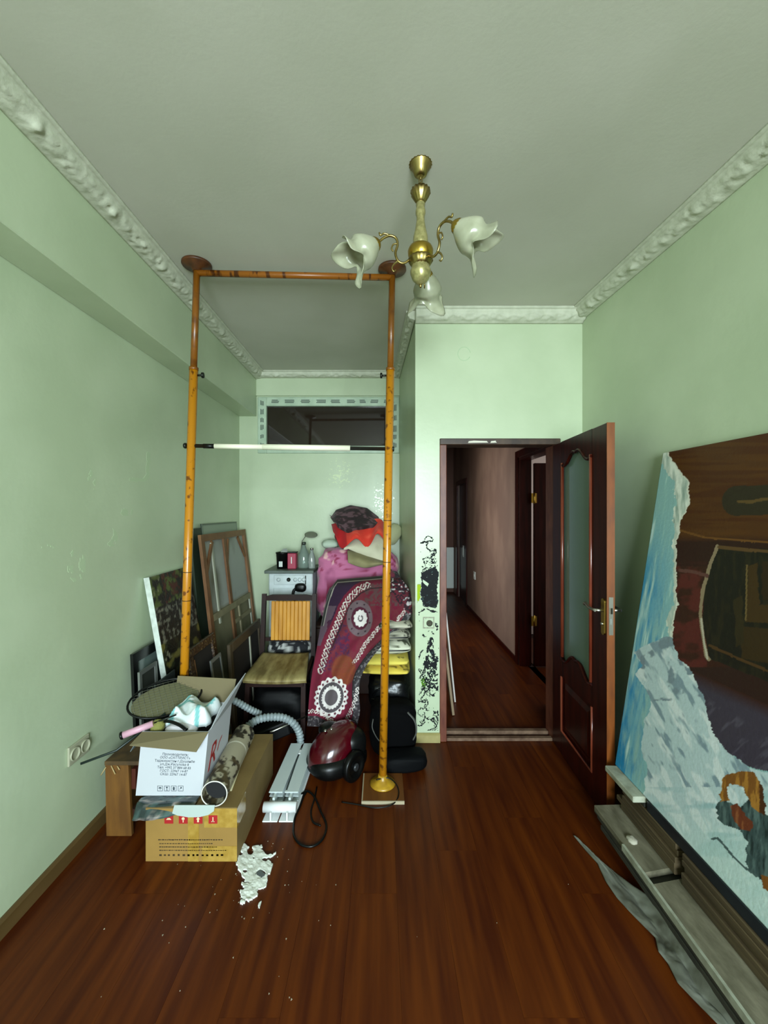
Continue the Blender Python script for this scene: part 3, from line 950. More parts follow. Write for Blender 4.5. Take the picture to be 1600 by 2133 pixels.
for q, (ang, seed) in enumerate(((-50, .4), (188, 2.1), (76, 3.6))):
    a = math.radians(ang)
    rd = np.array([math.cos(a), math.sin(a), 0.0])
    R = lambda r, z: c0 + rd * (.045 + (r - .045) * .86) + np.array([0, 0, z])
    arm = MB().tube(catmull([R(.045, 2.612), R(.075, 2.596), R(.100, 2.604), R(.112, 2.634), R(.102, 2.668), R(.110, 2.694), R(.138, 2.702), R(.168, 2.690), R(.190, 2.672)], 6), [.0052] * 49, 8)
    arm = arm.build('arm', M_BRASSD, ch)
    MB().tube(catmull([R(.100, 2.604), R(.118, 2.590), R(.128, 2.573), R(.120, 2.560), R(.110, 2.568)], 6), [.0045 - .0001 * k for k in range(25)], 7).build('scroll', M_BRASSD, arm)
    MB().tube(catmull([R(.104, 2.672), R(.122, 2.668), R(.130, 2.650), R(.122, 2.640)], 6), .0032, 7).build('scroll', M_BRASSD, arm)
    MB().tube(catmull([R(.140, 2.704), R(.165, 2.708), R(.182, 2.700), R(.188, 2.710)], 6), .0038, 7).build('acanthus', M_BRASSD, arm)
    axa = math.radians((-6, 196, 80)[q])
    axis = Vector((math.cos(axa) * .80, math.sin(axa) * .80, -.60)).normalized()
    e1 = axis.cross(Vector((0, 0, 1))).normalized(); e2 = axis.cross(e1)
    bs = R(.190, 2.672)
    cup = MB().lathe([(.006, -.004), (.016, .002), (.025, .012), (.0295, .026), (.0285, .030)], bs, 28, tuple(axis), flute=14, famp=.04).build('cup', M_BRASS, arm)
    shade_mesh(Vector(bs) + axis * .018, axis, e1, e2, seed).build('shade', M_SHADE, ch)

# ---- socket on the left wall
M_SOCK = mat('cream_plastic', 'a5a58c', .4)
so = thing('wall_socket', 'cream double socket set low on the mint wall', 'socket', (XL, 1.955, .45))
y0s, y1s, z0s, z1s = 1.888, 2.020, .430, .518
MB().prism([(XL, y0s, z0s), (XL, y1s, z0s), (XL, y1s, z1s), (XL, y0s, z1s)], (.011, 0, 0)).build('plate', M_SOCK, so, bevel=.004, seg=2)
for yy in (1.921, 1.987):
    r_ = MB().lathe([(.030, .010), (.030, .0175), (.028, .019), (.0255, .0185), (.024, .008)], (XL, yy, (z0s + z1s) / 2), 28, (1, 0, 0)).build('socket_ring', M_SOCK, so)
    MB().lathe([(.024, .006), (.024, .009)], (XL, yy, (z0s + z1s) / 2), 24, (1, 0, 0)).build('recess', mat('socket_recess', '6b6a55', .5), r_)
    for dy in (-.0095, .0095):
        MB().lathe([(.003, .0085), (.003, .0097)], (XL, yy + dy, (z0s + z1s) / 2), 10, (1, 0, 0)).build('pin_hole', M_BLACKP, r_)

# ---- dried paint marks on the door wall strip
def strip_marks():
    s = .0026
    xs = np.arange(.243, .400, s); zs = np.arange(.075, 1.46, s)
    Xg, Zg = np.meshgrid(xs, zs)
    pts = np.stack([Xg, np.full_like(Xg, YD), Zg], -1)
    px, py = proj(pts)
    rs = random.Random(21)
    jx = px + 3.0 * (fbm(px * .25, py * .25, 3) - .5) * 2
    jy = py + 3.0 * (fbm(px * .25, py * .25, 9) - .5) * 2
    m = np.zeros(px.shape, bool)
    col = np.zeros(px.shape + (3,)) + lin('15181a')
    blob_ = inpoly(jx, jy, [(877, 1192), (890, 1188), (908, 1180), (914, 1195), (910, 1225), (912, 1250), (908, 1268), (893, 1266), (880, 1262), (876, 1240), (878, 1215)])
    holes = fbm(px * .35, py * .3, 5) > .86
    m |= blob_ & ~holes & ~inpoly(px, py, [(880, 1207), (893, 1216), (890, 1222), (881, 1214)])
    up = inpoly(jx, jy, [(880, 1165), (905, 1150), (912, 1180), (880, 1190)])
    m |= up & (fbm(px * .42, py * .42, 15) > .55)
    def stroke(pts_, w):
        d, _, _ = dline(jx, jy, pts_)
        return d < w * (.6 + .8 * vnoise(px * .5, py * .5, 31))
    m |= stroke([(878, 1130), (892, 1128), (901, 1128)], 1.6)
    m |= stroke([(884, 1124), (888, 1117), (896, 1117), (901, 1126)], 1.0)
    m |= stroke([(890, 1130), (889, 1142), (898, 1150), (906, 1145), (908, 1152), (897, 1160), (900, 1172)], 1.2)
    m |= stroke([(884, 1270), (878, 1272), (872, 1278)], 1.0) | stroke([(890, 1268), (900, 1274), (910, 1276)], 1.1)
    m |= stroke([(908, 1300), (911, 1312)], 1.6) | stroke([(881, 1322), (884, 1326)], 1.4) | stroke([(900, 1318), (902, 1323)], 1.2)
    low = inpoly(jx, jy, [(895, 1328), (903, 1330), (903, 1360), (912, 1372), (908, 1392), (884, 1392), (888, 1352)])
    m |= low & (fbm(px * .3, py * .14, 41) > .36)
    lowb = inpoly(jx, jy, [(880, 1372), (910, 1366), (912, 1440), (880, 1440)])
    m |= lowb & (fbm(px * .33, py * .33, 44) > .54)
    for k in range(34):
        x0, y0 = rs.uniform(876, 910), rs.uniform(1395, 1525)
        pl_ = [(x0, y0)]
        for j in range(4):
            x0 = min(912, max(871, x0 + rs.uniform(-9, 9))); y0 += rs.uniform(-9, 11)
            pl_.append((x0, y0))
        m |= stroke(pl_, rs.uniform(.55, 1.0))
    for k in range(60):
        x0, y0 = rs.uniform(870, 914), rs.uniform(1140, 1520)
        m |= (np.hypot(px - x0, py - y0) < rs.uniform(.5, 1.3))
    m |= stroke([(872, 1372), (875, 1360), (882, 1355)], 1.0)
    gr = inpoly(jx, jy, [(868, 1218), (877, 1216), (875, 1245), (868, 1255)])
    gr2 = inpoly(jx, jy, [(874, 1412), (888, 1410), (891, 1430), (878, 1432)]) & (fbm(px * .4, py * .4, 51) > .45)
    col[gr & ~m] = lin('9ab51f'); col[gr2 & ~m] = lin('4f7d1a')
    m |= gr | gr2
    g = fbm(px * .2, py * .2, 61)
    col[m & (g > .74) & ~gr & ~gr2] = lin('2c3a3a')
    m &= (px > 869) & (px < 914.5)
    return patch(pts, m, .0016, col, (0, -1, 0))
strip_marks().build('paint_smears', vcol('dried_paint', .7, spec=.2), wdoor)
# opened wiring box in the strip
wbx = thing('switch_box', 'bare switch box with dark wiring hole among the paint smears', 'switch box', P(893, 1300, YD))
fcx = P(893, 1297, YD)
fr = MB()
for a, b, c, d in ((-.040, -.032, -.040, .040), (.032, .040, -.040, .040), (-.032, .032, -.040, -.032), (-.032, .032, .032, .040)):
    fr.box(fcx[0] + a, fcx[0] + b, YD - .004, YD, fcx[2] + c, fcx[2] + d)
fr.build('mount_frame', mat('stained_plaster', 'a9a893', .7, color2='8c8d78', scale=60), wbx)
MB().lathe([(.022, .0), (.022, .003), (.016, .0035)], (fcx[0] + .006, YD, fcx[2] - .004), 20, (0, -1, 0)).build('wiring_hole', mat('wiring_dark', '2b2a1d', .7, color2='47452f', scale=120), wbx)
# faint filled ring high on the door wall
ring = [P(967 + 13 * math.cos(a), 737 + 14 * math.sin(a), YD) for a in np.linspace(0.5, 2 * math.pi - .2, 30)]
MB().tube([p + np.array([0, .0015, 0]) for p in ring], .0034, 6).build('filled_ring', mat('mint_filler', 'b3c9a6', .6), wdoor)

# ---- strips of board leaning inside the hallway, by the jamb
a = MB().bar((.528, 3.44, .80), (.617, 3.49, .006), .012, .06, (0, 1, 0)).build('leaning_strip', mat('white_strip', 'cfc6c0', .5))
tag(a, 'thin white strip leaning on the wall inside the hallway', 'strip')
a = MB().bar((.475, 3.24, .72), (.563, 3.27, .008), .018, .075, (0, 1, 0)).build('leaning_board', mat('beige_strip', '8f7a60', .5))
tag(a, 'narrow beige board leaning inside the doorway jamb', 'board')
hr = thing('panel_radiator', 'white panel radiator at the far end of the hallway', 'radiator', (1.29, 8.2, 0))
MB().box(1.17, 1.425, 8.13, 8.20, .09, .90).build('panel', M_WHITEP, hr, bevel=.01)
for k in range(6):
    MB().box(1.18 + k * .04, 1.20 + k * .04, 8.123, 8.131, .12, .87).build('rib', M_WHITEP, hr)
MB().box(1.20, 1.22, 8.14, 8.25, .15, .8).build('bracket', M_WHITEP, hr)
MB().box(1.20, 1.22, 8.14, 8.18, 0, .1).build('foot', M_WHITEP, hr)
sk = thing('hall_socket', 'small white socket on the hallway wall', 'socket', (HX1, 6.35, .62))
MB().box(HX1 - .012, HX1, 6.30, 6.40, .56, .68).build('plate', M_WHITEP, sk, bevel=.003)
MB().lathe([(.025, 0), (.025, .006)], (HX1 - .011, 6.35, .62), 14, (-1, 0, 0)).build('socket_ring', M_WHITEP, sk)
hk = thing('hall_light_switch', 'small pale switch by the dark far door of the hallway', 'switch', (HX1, 7.55, .98))
MB().box(HX1 + .012, HX1 + .022, 7.30, 7.40, .80, 1.0).build('plate', M_WHITEP, hk)
MB().box(HX1 + .006, HX1 + .012, 7.32, 7.38, .83, .97).build('rocker', M_WHITEP, hk)
# ================================================================== left corner: boxes, canvases, frames
M_KRAFT = mat('brown_cardboard', '9a7638', 0.75, color2='8a6a30', scale=4, lo=.35, hi=.7)
M_KRAFTS = mat('brown_cardboard_side', '80683a', 0.75, color2='735c30', scale=5)
M_WCARD = mat('white_cardboard', 'bfc1c6', 0.65)
M_INNER = mat('grey_cardboard_inner', '6f6447', 0.8)
M_TAPE = mat('packing_tape', 'b08f45', 0.16, color2='9b7a32', scale=30, coat=.4)
M_PRINT = mat('brown_print', '3d2d14', .7)
M_RED = mat('red_print', 'a3191a', .6)
M_TEXT = mat('grey_text', '3b464e', .7)
M_WOODO = mat('orange_pine', '724a15', .6, color2='5c390e', scale=6, stretch=(4, 4, .8))
M_DKWOOD = mat('dark_wood', '2c1710', .45, color2='3b2015', scale=7)
M_STRET = mat('stretcher_wood', '6b4527', .6, color2='7d5633', scale=8)
M_STRETP = mat('pale_stretcher_wood', '8f8668', .6, color2='7c7357', scale=10)

# ---- large brown carton
bx0, bx1, by0, by1, bz = -1.080, -.662, 1.890, 2.515, .240
ct = thing('brown_carton', 'large taped brown carton with red squares printed on its front', 'carton', ((bx0 + bx1) / 2, 2.2, 0))
th = .005
MB().box(bx0, bx1, by0, by0 + th, 0, bz).build('front_panel', M_KRAFT, ct)
MB().box(bx0, bx1, by1 - th, by1, 0, bz).build('back_panel', M_KRAFTS, ct)
MB().box(bx0, bx0 + th, by0 + th, by1 - th, 0, bz).build('side_panel', M_KRAFTS, ct)
MB().box(bx1 - th, bx1, by0 + th, by1 - th, 0, bz).build('side_panel', M_KRAFTS, ct)
MB().box(bx0 + th, bx1 - th, by0 + th, by1 - th, 0, th).build('bottom_panel', M_KRAFTS, ct)
xm = (bx0 + bx1) / 2 + .01
MB().hexa([(bx0, by0, bz), (xm - .002, by0, bz), (xm - .002, by1, bz), (bx0, by1, bz), (bx0, by0, bz + .005), (xm - .002, by0, bz + .003), (xm - .002, by1, bz + .003), (bx0, by1, bz + .005)]).build('top_flap', M_KRAFTS, ct)
MB().hexa([(xm + .002, by0, bz), (bx1, by0, bz), (bx1, by1, bz), (xm + .002, by1, bz), (xm + .002, by0, bz + .004), (bx1, by0, bz + .006), (bx1, by1, bz + .006), (xm + .002, by1, bz + .004)]).build('top_flap', M_KRAFTS, ct)
tp_ = MB()
tp_.box(bx1 - .15, bx1 + .0006, by0 - .0012, by0 - .0003, .155, bz + .002); tp_.box(bx1 - .0003, bx1 + .0006, by0 - .001, by0 + .12, .15, bz)
tp_.box(bx1 - .16, bx1, by0 - .0012, by0 - .0003, .0, .07)
tp_.box(xm - .025, xm + .025, by0 - .0012, by0 - .0003, 0, bz)
tp_.build('tape', M_TAPE, ct)
fy = by0 - .0018
for k, px_ in enumerate((352, 382, 413, 444)):
    q = P(px_, 1706, by0)
    sq = MB().box(q[0] - .020, q[0] + .020, fy, fy + .001, q[2] - .020, q[2] + .018).build('red_square', M_RED, ct)
    ic = MB()
    wp = mat('white_print', 'd9c9a0', .7)
    if k == 0: ic.prism([(q[0] - .012, fy, q[2] - .002), (q[0] + .012, fy, q[2] - .002), (q[0] + .005, fy, q[2] + .006), (q[0] - .005, fy, q[2] + .006)], (0, -.0006, 0))
    elif k == 1: ic.lathe([(.007, 0), (.007, .0006)], (q[0], fy, q[2] + .003), 12, (0, -1, 0)).box(q[0] - .002, q[0] + .002, fy - .0006, fy, q[2] - .014, q[2])
    elif k == 2: ic.prism([(q[0], fy, q[2] + .012), (q[0] - .009, fy, q[2]), (q[0] + .009, fy, q[2])], (0, -.0006, 0)).box(q[0] - .004, q[0] + .004, fy - .0006, fy, q[2] - .013, q[2])
    else: ic.box(q[0] - .002, q[0] + .002, fy - .0006, fy, q[2] - .012, q[2] + .010).box(q[0] - .007, q[0] + .007, fy - .0006, fy, q[2] - .012, q[2] - .009)
    ic.build('pictogram', wp, sq)
rs = random.Random(12)
for row, (py_, a, b, hgt) in enumerate(((1749, 330, 465, .006), (1757, 332, 440, .004), (1764, 332, 452, .005), (1771, 332, 470, .004), (1781, 332, 464, .010))):
    tx = MB()
    xx = P(a, py_, by0)[0]; xe = P(b, py_, by0)[0]; zz = P(a, py_ + (a - 330) * -.02, by0)[2]
    while xx < xe:
        w_ = rs.uniform(.004, .011) if row < 4 else rs.uniform(.008, .012)
        tx.box(xx, xx + w_, fy + .0006, fy + .0013, zz - hgt / 2 * rs.uniform(.6, 1), zz + hgt / 2 * rs.uniform(.6, 1))
        xx += w_ + (rs.uniform(.002, .004) if row < 4 else rs.uniform(.008, .014))
    tx.build('print_line', M_PRINT, ct)

# ---- plastic bag and paper pinched between the cartons
n = 26
U, Vv = np.meshgrid(np.linspace(0, 1, n), np.linspace(0, 1, n))
L0, R0 = np.array([-1.15, 1.90, .250]), np.array([-.85, 1.90, .250])
pz = lambda u, v: np.stack([-1.125 + .27 * u - .01 * v, 2.02 - .140 * v - .012 * np.sin(u * 5) * v, .2475 - .0 * v - np.maximum(0, v - .78) * (.26 - .12 * u) + .008 * fbm(u * 7, v * 7, 4)], -1)
cg = np.zeros((n, n, 3)) + lin('1f2b2c')
g_ = fbm(U * 6, Vv * 5, 8)
cg = blend(cg, '3f5552', (g_ - .5) * 6); cg = blend(cg, '8a7f78', (fbm(U * 9, Vv * 9, 18) - .62) * 9)
pb = slab(pz(U, Vv), .002, cg).build('plastic_bag', vcol('plastic_film', .2, coat=.5))
tag(pb, 'dark teal plastic bag hanging between the white box and the brown carton', 'plastic bag')
pp = []
for k in range(20):
    a_ = math.pi * (k / 19)
    pp.append((-.845 + .085 * math.cos(a_) * 1.0 - .01, 1.885 + .0 * k, .245 - .055 * math.sin(a_)))
paper = MB().prism([(-.945, 1.884, .262), (-.76, 1.884, .262), (-.765, 1.884, .235), (-.79, 1.884, .218), (-.83, 1.884, .208), (-.88, 1.884, .207), (-.93, 1.884, .215), (-.955, 1.884, .225)], (0, -.002, 0)).build('paper_sheet', mat('offwhite_paper', 'aebab4', .7))
tag(paper, 'pale paper corner hanging over the brown carton front', 'paper')

# ---- white open box
wx0, wx1, wy0, wy1, wz0, wz1 = -1.165, -.850, 1.955, 2.260, .256, .558
wt = thing('white_box', 'open white cardboard box printed with lines of text', 'box', ((wx0 + wx1) / 2, 2.1, wz0))
sh = .030                                                # the box leans a little to the right
def wv(x, y, z): return np.array([x + sh * (z - wz0) / (wz1 - wz0), y, z])
def wbox(x0, x1, y0, y1, z0, z1):
    return MB().hexa([wv(x0, y0, z0), wv(x1, y0, z0), wv(x1, y1, z0), wv(x0, y1, z0), wv(x0, y0, z1), wv(x1, y0, z1), wv(x1, y1, z1), wv(x0, y1, z1)])
t_ = .004
wbox(wx0, wx1, wy0, wy0 + t_, wz0, wz1).build('front_panel', M_WCARD, wt)
wbox(wx0, wx1, wy1 - t_, wy1, wz0, wz1).build('back_panel', M_WCARD, wt)
wbox(wx0, wx0 + t_, wy0 + t_, wy1 - t_, wz0, wz1).build('side_panel', M_WCARD, wt)
rs_ = wbox(wx1 - t_, wx1, wy0 + t_, wy1 - t_, wz0, wz1).build('side_panel', M_WCARD, wt)
wbox(wx0 + t_, wx1 - t_, wy0 + t_, wy1 - t_, wz0, wz0 + t_).build('bottom_panel', M_WCARD, wt)
def flap(a, b, c, d, off, m=M_INNER):
    return MB().prism([a, b, c, d], off).build('flap', m, wt)
# front flap folded outward and down, showing the grey inside
flap(wv(wx0, wy0, wz1), wv(wx1, wy0, wz1), wv(wx1 - .020, wy0 - .072, wz1 - .052), wv(wx0 - .012, wy0 - .072, wz1 - .022), (0, 0, -.003))
flap(wv(wx0 - .005, wy1, wz1), wv(wx1, wy1, wz1), wv(wx1 + .005, wy1 + .02, wz1 + .118), wv(wx0 + .0, wy1 + .01, wz1 + .140), (0, .003, 0))
flap(wv(wx1, wy0 + .02, wz1), wv(wx1, wy1, wz1), wv(wx1 + .055, wy1 + .01, wz1 + .155), wv(wx1 + .012, wy0 + .10, wz1 + .07), (.003, 0, 0), mat('grey_white_card', 'a9adb0', .7))
flap(wv(wx0, wy0 + .01, wz1), wv(wx0, wy1, wz1), wv(wx0 - .05, wy1, wz1 - .10), wv(wx0 - .05, wy0 + .01, wz1 - .10), (-.003, 0, 0), mat('grey_blue_card', '6b767a', .7))
lines = ['Производитель:', 'ООО «САТТРИСТ»', 'Таджикистан г.Душанбе', 'ул.Дж.Расулова 8', 'Тел: +992 37 884 68 83', 'ГОСТ: 22967 14-87', 'СКШ: 22967 14-87']
for k, tx in enumerate(lines):
    z = .446 - k * .0157
    text_mesh('printed_line', tx, .0160, M_TEXT, wt, wv((wx0 + wx1) / 2 + .012, wy0 - .0004, z), (1, 0, -.03), (0, 0, 1), (0, -1, 0), shear=.12, depth=.0003)
for k in range(4):
    c_ = wv((wx0 + wx1) / 2 - .045 + k * .0325, wy0, .290)
    fr = MB()
    s_ = .0125
    for a, b, c, d in ((-s_, -s_ + .0016, -s_, s_), (s_ - .0016, s_, -s_, s_), (-s_, s_, -s_, -s_ + .0016), (-s_, s_, s_ - .0016, s_)):
        fr.box(c_[0] + a, c_[0] + b, wy0 - .0008, wy0 - .0001, c_[2] + c, c_[2] + d)
    sym = fr.build('handling_symbol', M_TEXT, wt)
    ic = MB(); Yq = wy0 - .0001
    if k == 0: ic.prism([(c_[0] - .008, Yq, c_[2]), (c_[0] + .008, Yq, c_[2]), (c_[0] + .004, Yq, c_[2] + .006), (c_[0] - .004, Yq, c_[2] + .006)], (0, -.0007, 0)).box(c_[0] - .0007, c_[0] + .0007, Yq - .0007, Yq, c_[2] - .008, c_[2])
    elif k == 1: ic.prism([(c_[0] - .005, Yq, c_[2] + .008), (c_[0] + .005, Yq, c_[2] + .008), (c_[0] + .002, Yq, c_[2]), (c_[0] - .002, Yq, c_[2])], (0, -.0007, 0)).box(c_[0] - .0008, c_[0] + .0008, Yq - .0007, Yq, c_[2] - .007, c_[2]).box(c_[0] - .004, c_[0] + .004, Yq - .0007, Yq, c_[2] - .009, c_[2] - .007)
    elif k == 2: ic.prism([(c_[0], Yq, c_[2] + .009), (c_[0] - .007, Yq, c_[2] + .001), (c_[0] + .007, Yq, c_[2] + .001)], (0, -.0007, 0)).box(c_[0] - .004, c_[0] + .004, Yq - .0007, Yq, c_[2] - .008, c_[2] + .001)
    else: ic.tube([(c_[0] - .006, Yq - .0003, c_[2] - .006), (c_[0] + .004, Yq - .0003, c_[2] + .006)], .0007, 5).lathe([(.004, 0), (.004, .0006)], (c_[0] + .002, Yq, c_[2] + .003), 12, (0, -1, 0))
    ic.build('symbol_mark', M_TEXT, sym)
text_mesh('red_lettering', 'Ro', .17, M_RED, wt, wv(wx1 + .0006, wy0 + .03, wz0 + .08), (0, 1, .15), (sh / .26, 0, 1), (1, 0, 0), align='LEFT', depth=.0004, shear=.2)

# contents of the white box
def towel():
    n = 44
    U, Vv = np.meshgrid(np.linspace(0, 1, n), np.linspace(0, 1, n))
    X = -1.075 + .205 * U + .012 * np.sin(Vv * 9)
    Y = 2.035 + .185 * Vv + .012 * np.sin(U * 8)
    e = np.minimum(np.minimum(U, 1 - U), np.minimum(Vv, 1 - Vv))
    Z = .535 + .075 * np.clip(e * 7, 0, 1) ** .6 * (.75 + .5 * fbm(U * 3 + 2, Vv * 3, 5)) + .018 * np.sin(U * 9 + Vv * 6) * np.clip(e * 6, 0, 1)
    c = np.zeros((n, n, 3)) + lin('d6dedd')
    for lo_, hi_ in ((.10, .20), (.74, .83)):
        m = (U + .08 * np.sin(Vv * 7) > lo_) & (U + .08 * np.sin(Vv * 7) < hi_)
        c[m] = lin('79b3b2')
    m = np.abs(Vv - .48 - .1 * np.sin(U * 5)) < .05
    c[m] = lin('86bdbd')
    return slab(np.stack([X, Y, Z], -1), .004, c)
tag(towel().build('striped_towel', vcol('towel', .9, bump=.2)), 'crumpled white towel with teal stripes in the white box', 'towel')
tag(blob((-.985, 2.03, .525), (.075, .05, .035), 3, .15, 2, e=.8, n=16).build('white_rag', mat('white_rag', 'd8d2d6', .9)), 'white rag under the black strap in the white box', 'rag')
st = MB().tube(catmull([(-1.06, 2.02, .575), (-1.02, 2.0, .583), (-.97, 1.985, .574), (-.93, 1.968, .560)], 8), .006, 8, squash=1.8)
tag(st.build('black_strap', M_BLACKP), 'black strap across the front of the white box contents', 'strap')
tag(blob((-1.09, 2.01, .555), (.032, .03, .03), 8, .18, 2.5, e=.9, n=14).build('sponge', mat('olive_sponge', '7c7a3e', .9, bump=.5)), 'olive sponge at the corner of the white box', 'sponge')
filler = blob((-1.0, 2.11, .43), (.13, .125, .10), 4, .12, 2, e=.4, n=16).build('dark_cloth', mat('dark_rag', '1b1b19', .9))
tag(filler, 'dark cloth filling the white box under the towel', 'cloth')
# badminton racket with a pink grip
rk = thing('badminton_racket', 'badminton racket with a pink grip lying across the white box', 'racket', (-1.2, 2.05, .52))
g0, g1 = np.array([-1.225, 1.945, .545]), np.array([-1.10, 1.995, .578])
hd = np.array([-1.0, 2.30, .60])
dirv = (g1 - g0) / np.linalg.norm(g1 - g0)
MB().tube([g0, g0 + (g1 - g0) * .98], .0155, 12).build('grip', mat('pink_grip', 'cf9fb0', .45), rk)
MB().lathe([(.016, -.006), (.019, 0), (.016, .006)], g0, 12, dirv).build('butt_cap', M_BLACKP, rk)
MB().tube([g1, g1 + dirv * .10], .004, 8).build('shaft', M_DKMETAL, rk)
hc_ = np.array([-1.135, 2.175, .622])
ea = np.array([.80, .60, .06]); ea /= np.linalg.norm(ea)
eb = np.cross(np.array([.35, -.42, .83]), ea); eb /= np.linalg.norm(eb)
el = [hc_ + ea * .175 * math.cos(a) + eb * .105 * math.sin(a) for a in np.linspace(0, 2 * math.pi, 41)[:-1]]
MB().tube(el, .0055, 8, closed=True).build('head_frame', M_BLACKP, rk)
sg = MB()
for k in range(-6, 7):
    t = k / 7
    w = math.sqrt(max(0, 1 - t * t))
    sg.tube([hc_ + ea * .175 * t + eb * .105 * w, hc_ + ea * .175 * t - eb * .105 * w], .0006, 4)
    sg.tube([hc_ + eb * .105 * t + ea * .175 * w, hc_ + eb * .105 * t - ea * .175 * w], .0006, 4)
sg.build('strings', mat('string', '6f7062', .6), rk)
ov = MB().prism([hc_ + np.array([0, 0, -.012]) + ea * .16 * math.cos(a) + eb * .09 * math.sin(a) for a in np.linspace(0, 2 * math.pi, 33)[:-1]], np.array([.003, -.004, .008]) * .4).build('olive_card', mat('olive_card', '5d5b3e', .8))
tag(ov, 'olive oval card behind the racket head', 'card')
rod = MB().tube([P(168, 1591, 1.92), P(243, 1563, 1.98), (-1.10, 2.10, .575)], .006, 8)
tag(rod.build('dark_rod', mat('dark_green_rod', '16241f', .4)), 'thin dark rod poking out over the wooden stool', 'rod')

# ---- rolled tube, stick
ra, rb_ = np.array([-.768, 1.895, .306]), np.array([-.800, 2.40, .306])
ax = (rb_ - ra) / np.linalg.norm(rb_ - ra)
n, m_ = 64, 90
aa = np.linspace(0, 2 * np.pi, n); tt = np.linspace(0, 1, m_)
A, T = np.meshgrid(aa, tt)
e2_ = np.cross(ax, (0, 0, 1)); e2_ /= np.linalg.norm(e2_); e3_ = np.cross(e2_, ax)
pts = ra + T[..., None] * (rb_ - ra) + .059 * (np.cos(A)[..., None] * e2_ + np.sin(A)[..., None] * e3_)
c = np.zeros((m_, n, 3)) + lin('a79f86')
g_ = fbm(np.cos(A) * 3 + T * 9, np.sin(A) * 3 + T * 12, 4, 4)
c = blend(c, '2c2416', (g_ - .52) * 14 * ((T < .40) | (T > .72)))
c = blend(c, '1f1a12', (g_ - .45) * 9 * (T > .82)); c = blend(c, '4c4025', (fbm(A * 2, T * 14, 7) - .55) * 9 * (T < .4))
c[(T > .635) & (T < .655)] = lin('d8d3bf')
rl = thing('rolled_poster', 'rolled patterned paper tube lying on the brown carton', 'roll', ((ra + rb_) / 2) - np.array([0, 0, .06]))
slab(pts[::-1], .0035, c[::-1]).build('roll', vcol('printed_paper', .6), rl)
MB().tube([ra + .0573 * (math.cos(a) * e2_ + math.sin(a) * e3_) - ax * .001 for a in np.linspace(0, 2 * math.pi, 41)[:-1]], .0028, 6, closed=True).build('end_rim', mat('white_rim', 'd9d6cc', .6), rl)
MB().lathe([(.055, .05), (.055, .06)], ra, 28, ax).build('inner_core', mat('core_dark', '0e0e10', .7), rl)
stk = MB().tube([P(509, 1578, 2.30) * np.array([1, 1, 0]) + np.array([0, 0, .252]), P(481, 1642, 2.0) * np.array([1, 1, 0]) + np.array([.0, 0, .252])], .006, 8)
tag(stk.build('pale_stick', mat('pale_wood_stick', 'b5ab84', .6)), 'thin pale stick on the carton beside the rolled tube', 'stick')

# ---- small wooden stool against the wall
sx0, sx1, sy0, sy1, sz = -1.358, -1.245, 2.035, 2.255, .372
stl = thing('wooden_stool', 'rough orange wooden stool in the corner by the socket', 'stool', ((sx0 + sx1) / 2, 2.15, 0))
MB().prism([(sx0, sy0, .0), (sx1 + .012, sy0, 0), (sx1 - .005, sy0, sz - .02), (sx0 - .006, sy0, sz - .02)], (0, .02, 0)).build('leg_panel', M_WOODO, stl, bevel=.002)
MB().prism([(sx0, sy1 - .02, .0), (sx1 + .012, sy1 - .02, 0), (sx1 - .005, sy1 - .02, sz - .02), (sx0 - .006, sy1 - .02, sz - .02)], (0, .02, 0)).build('leg_panel', M_WOODO, stl)
MB().box(sx0 - .006, -1.185, sy0 - .005, sy1 + .01, sz - .02, sz).build('seat', mat('dirty_board', '5c4320', .7, color2='3f2d15', scale=14), stl, bevel=.002)
MB().box(sx1 + .0, sx1 + .02, sy0 + .02, sy1 - .02, .22, .32).build('stretcher', mat('red_brown_board', '4a1d10', .5), stl)
MB().box(sx1 + .0, sx1 + .016, sy0 + .02, sy1 - .02, .06, .12).build('stretcher', MATS['dark_wood'], stl)
for k, (a_, b_) in enumerate((((-1.33, 2.03, .352), (-1.305, 2.022, .315)), ((-1.355, 2.03, .345), (-1.375, 2.022, .31)), ((-1.30, 2.03, .350), (-1.285, 2.024, .335)))):
    MB().tube([a_, b_], .0025, 6).build('splinter', mat('splinter', 'b39a68', .6), stl)

# ---- leaning canvases and frames
def plane(y0, y1, xb, zb, xt, zt):
    h = np.array([xt - xb, 0, zt - zb]); nn = np.cross(h, (0, -1, 0.0)); nn = nn / np.linalg.norm(nn)
    nn = nn if nn[0] > 0 else -nn
    def f(u, v, o=0.0):
        u = np.asarray(u, float); v = np.asarray(v, float)
        return np.stack([xb + (xt - xb) * v + nn[0] * o, y0 + (y1 - y0) * u + 0 * v, zb + (zt - zb) * v + nn[2] * o + 0 * u], -1)
    return f
def rail(f, u0, v0, u1, v1, o0, o1):
    return MB().hexa([f(u0, v0, o0), f(u1, v0, o0), f(u1, v1, o0), f(u0, v1, o0), f(u0, v0, o1), f(u1, v0, o1), f(u1, v1, o1), f(u0, v1, o1)])
def rect_frame(root, f, wu, wv_, o0, o1, m, name='rail', bevel=0.0):
    rail(f, 0, 0, wu, 1, o0, o1).build(name, m, root, bevel=bevel); rail(f, 1 - wu, 0, 1, 1, o0, o1).build(name, m, root, bevel=bevel)
    rail(f, wu, 0, 1 - wu, wv_, o0, o1).build(name, m, root, bevel=bevel); rail(f, wu, 1 - wv_, 1 - wu, 1, o0, o1).build(name, m, root, bevel=bevel)
def diag(f, root, u0, v0, u1, v1, w, o0, o1, m):
    a, b = f(u0, v0, (o0 + o1) / 2), f(u1, v1, (o0 + o1) / 2)
    nn = f(0, 0, 1) - f(0, 0, 0)
    MB().bar(a, b, w, abs(o1 - o0), nn).build('brace', m, root)

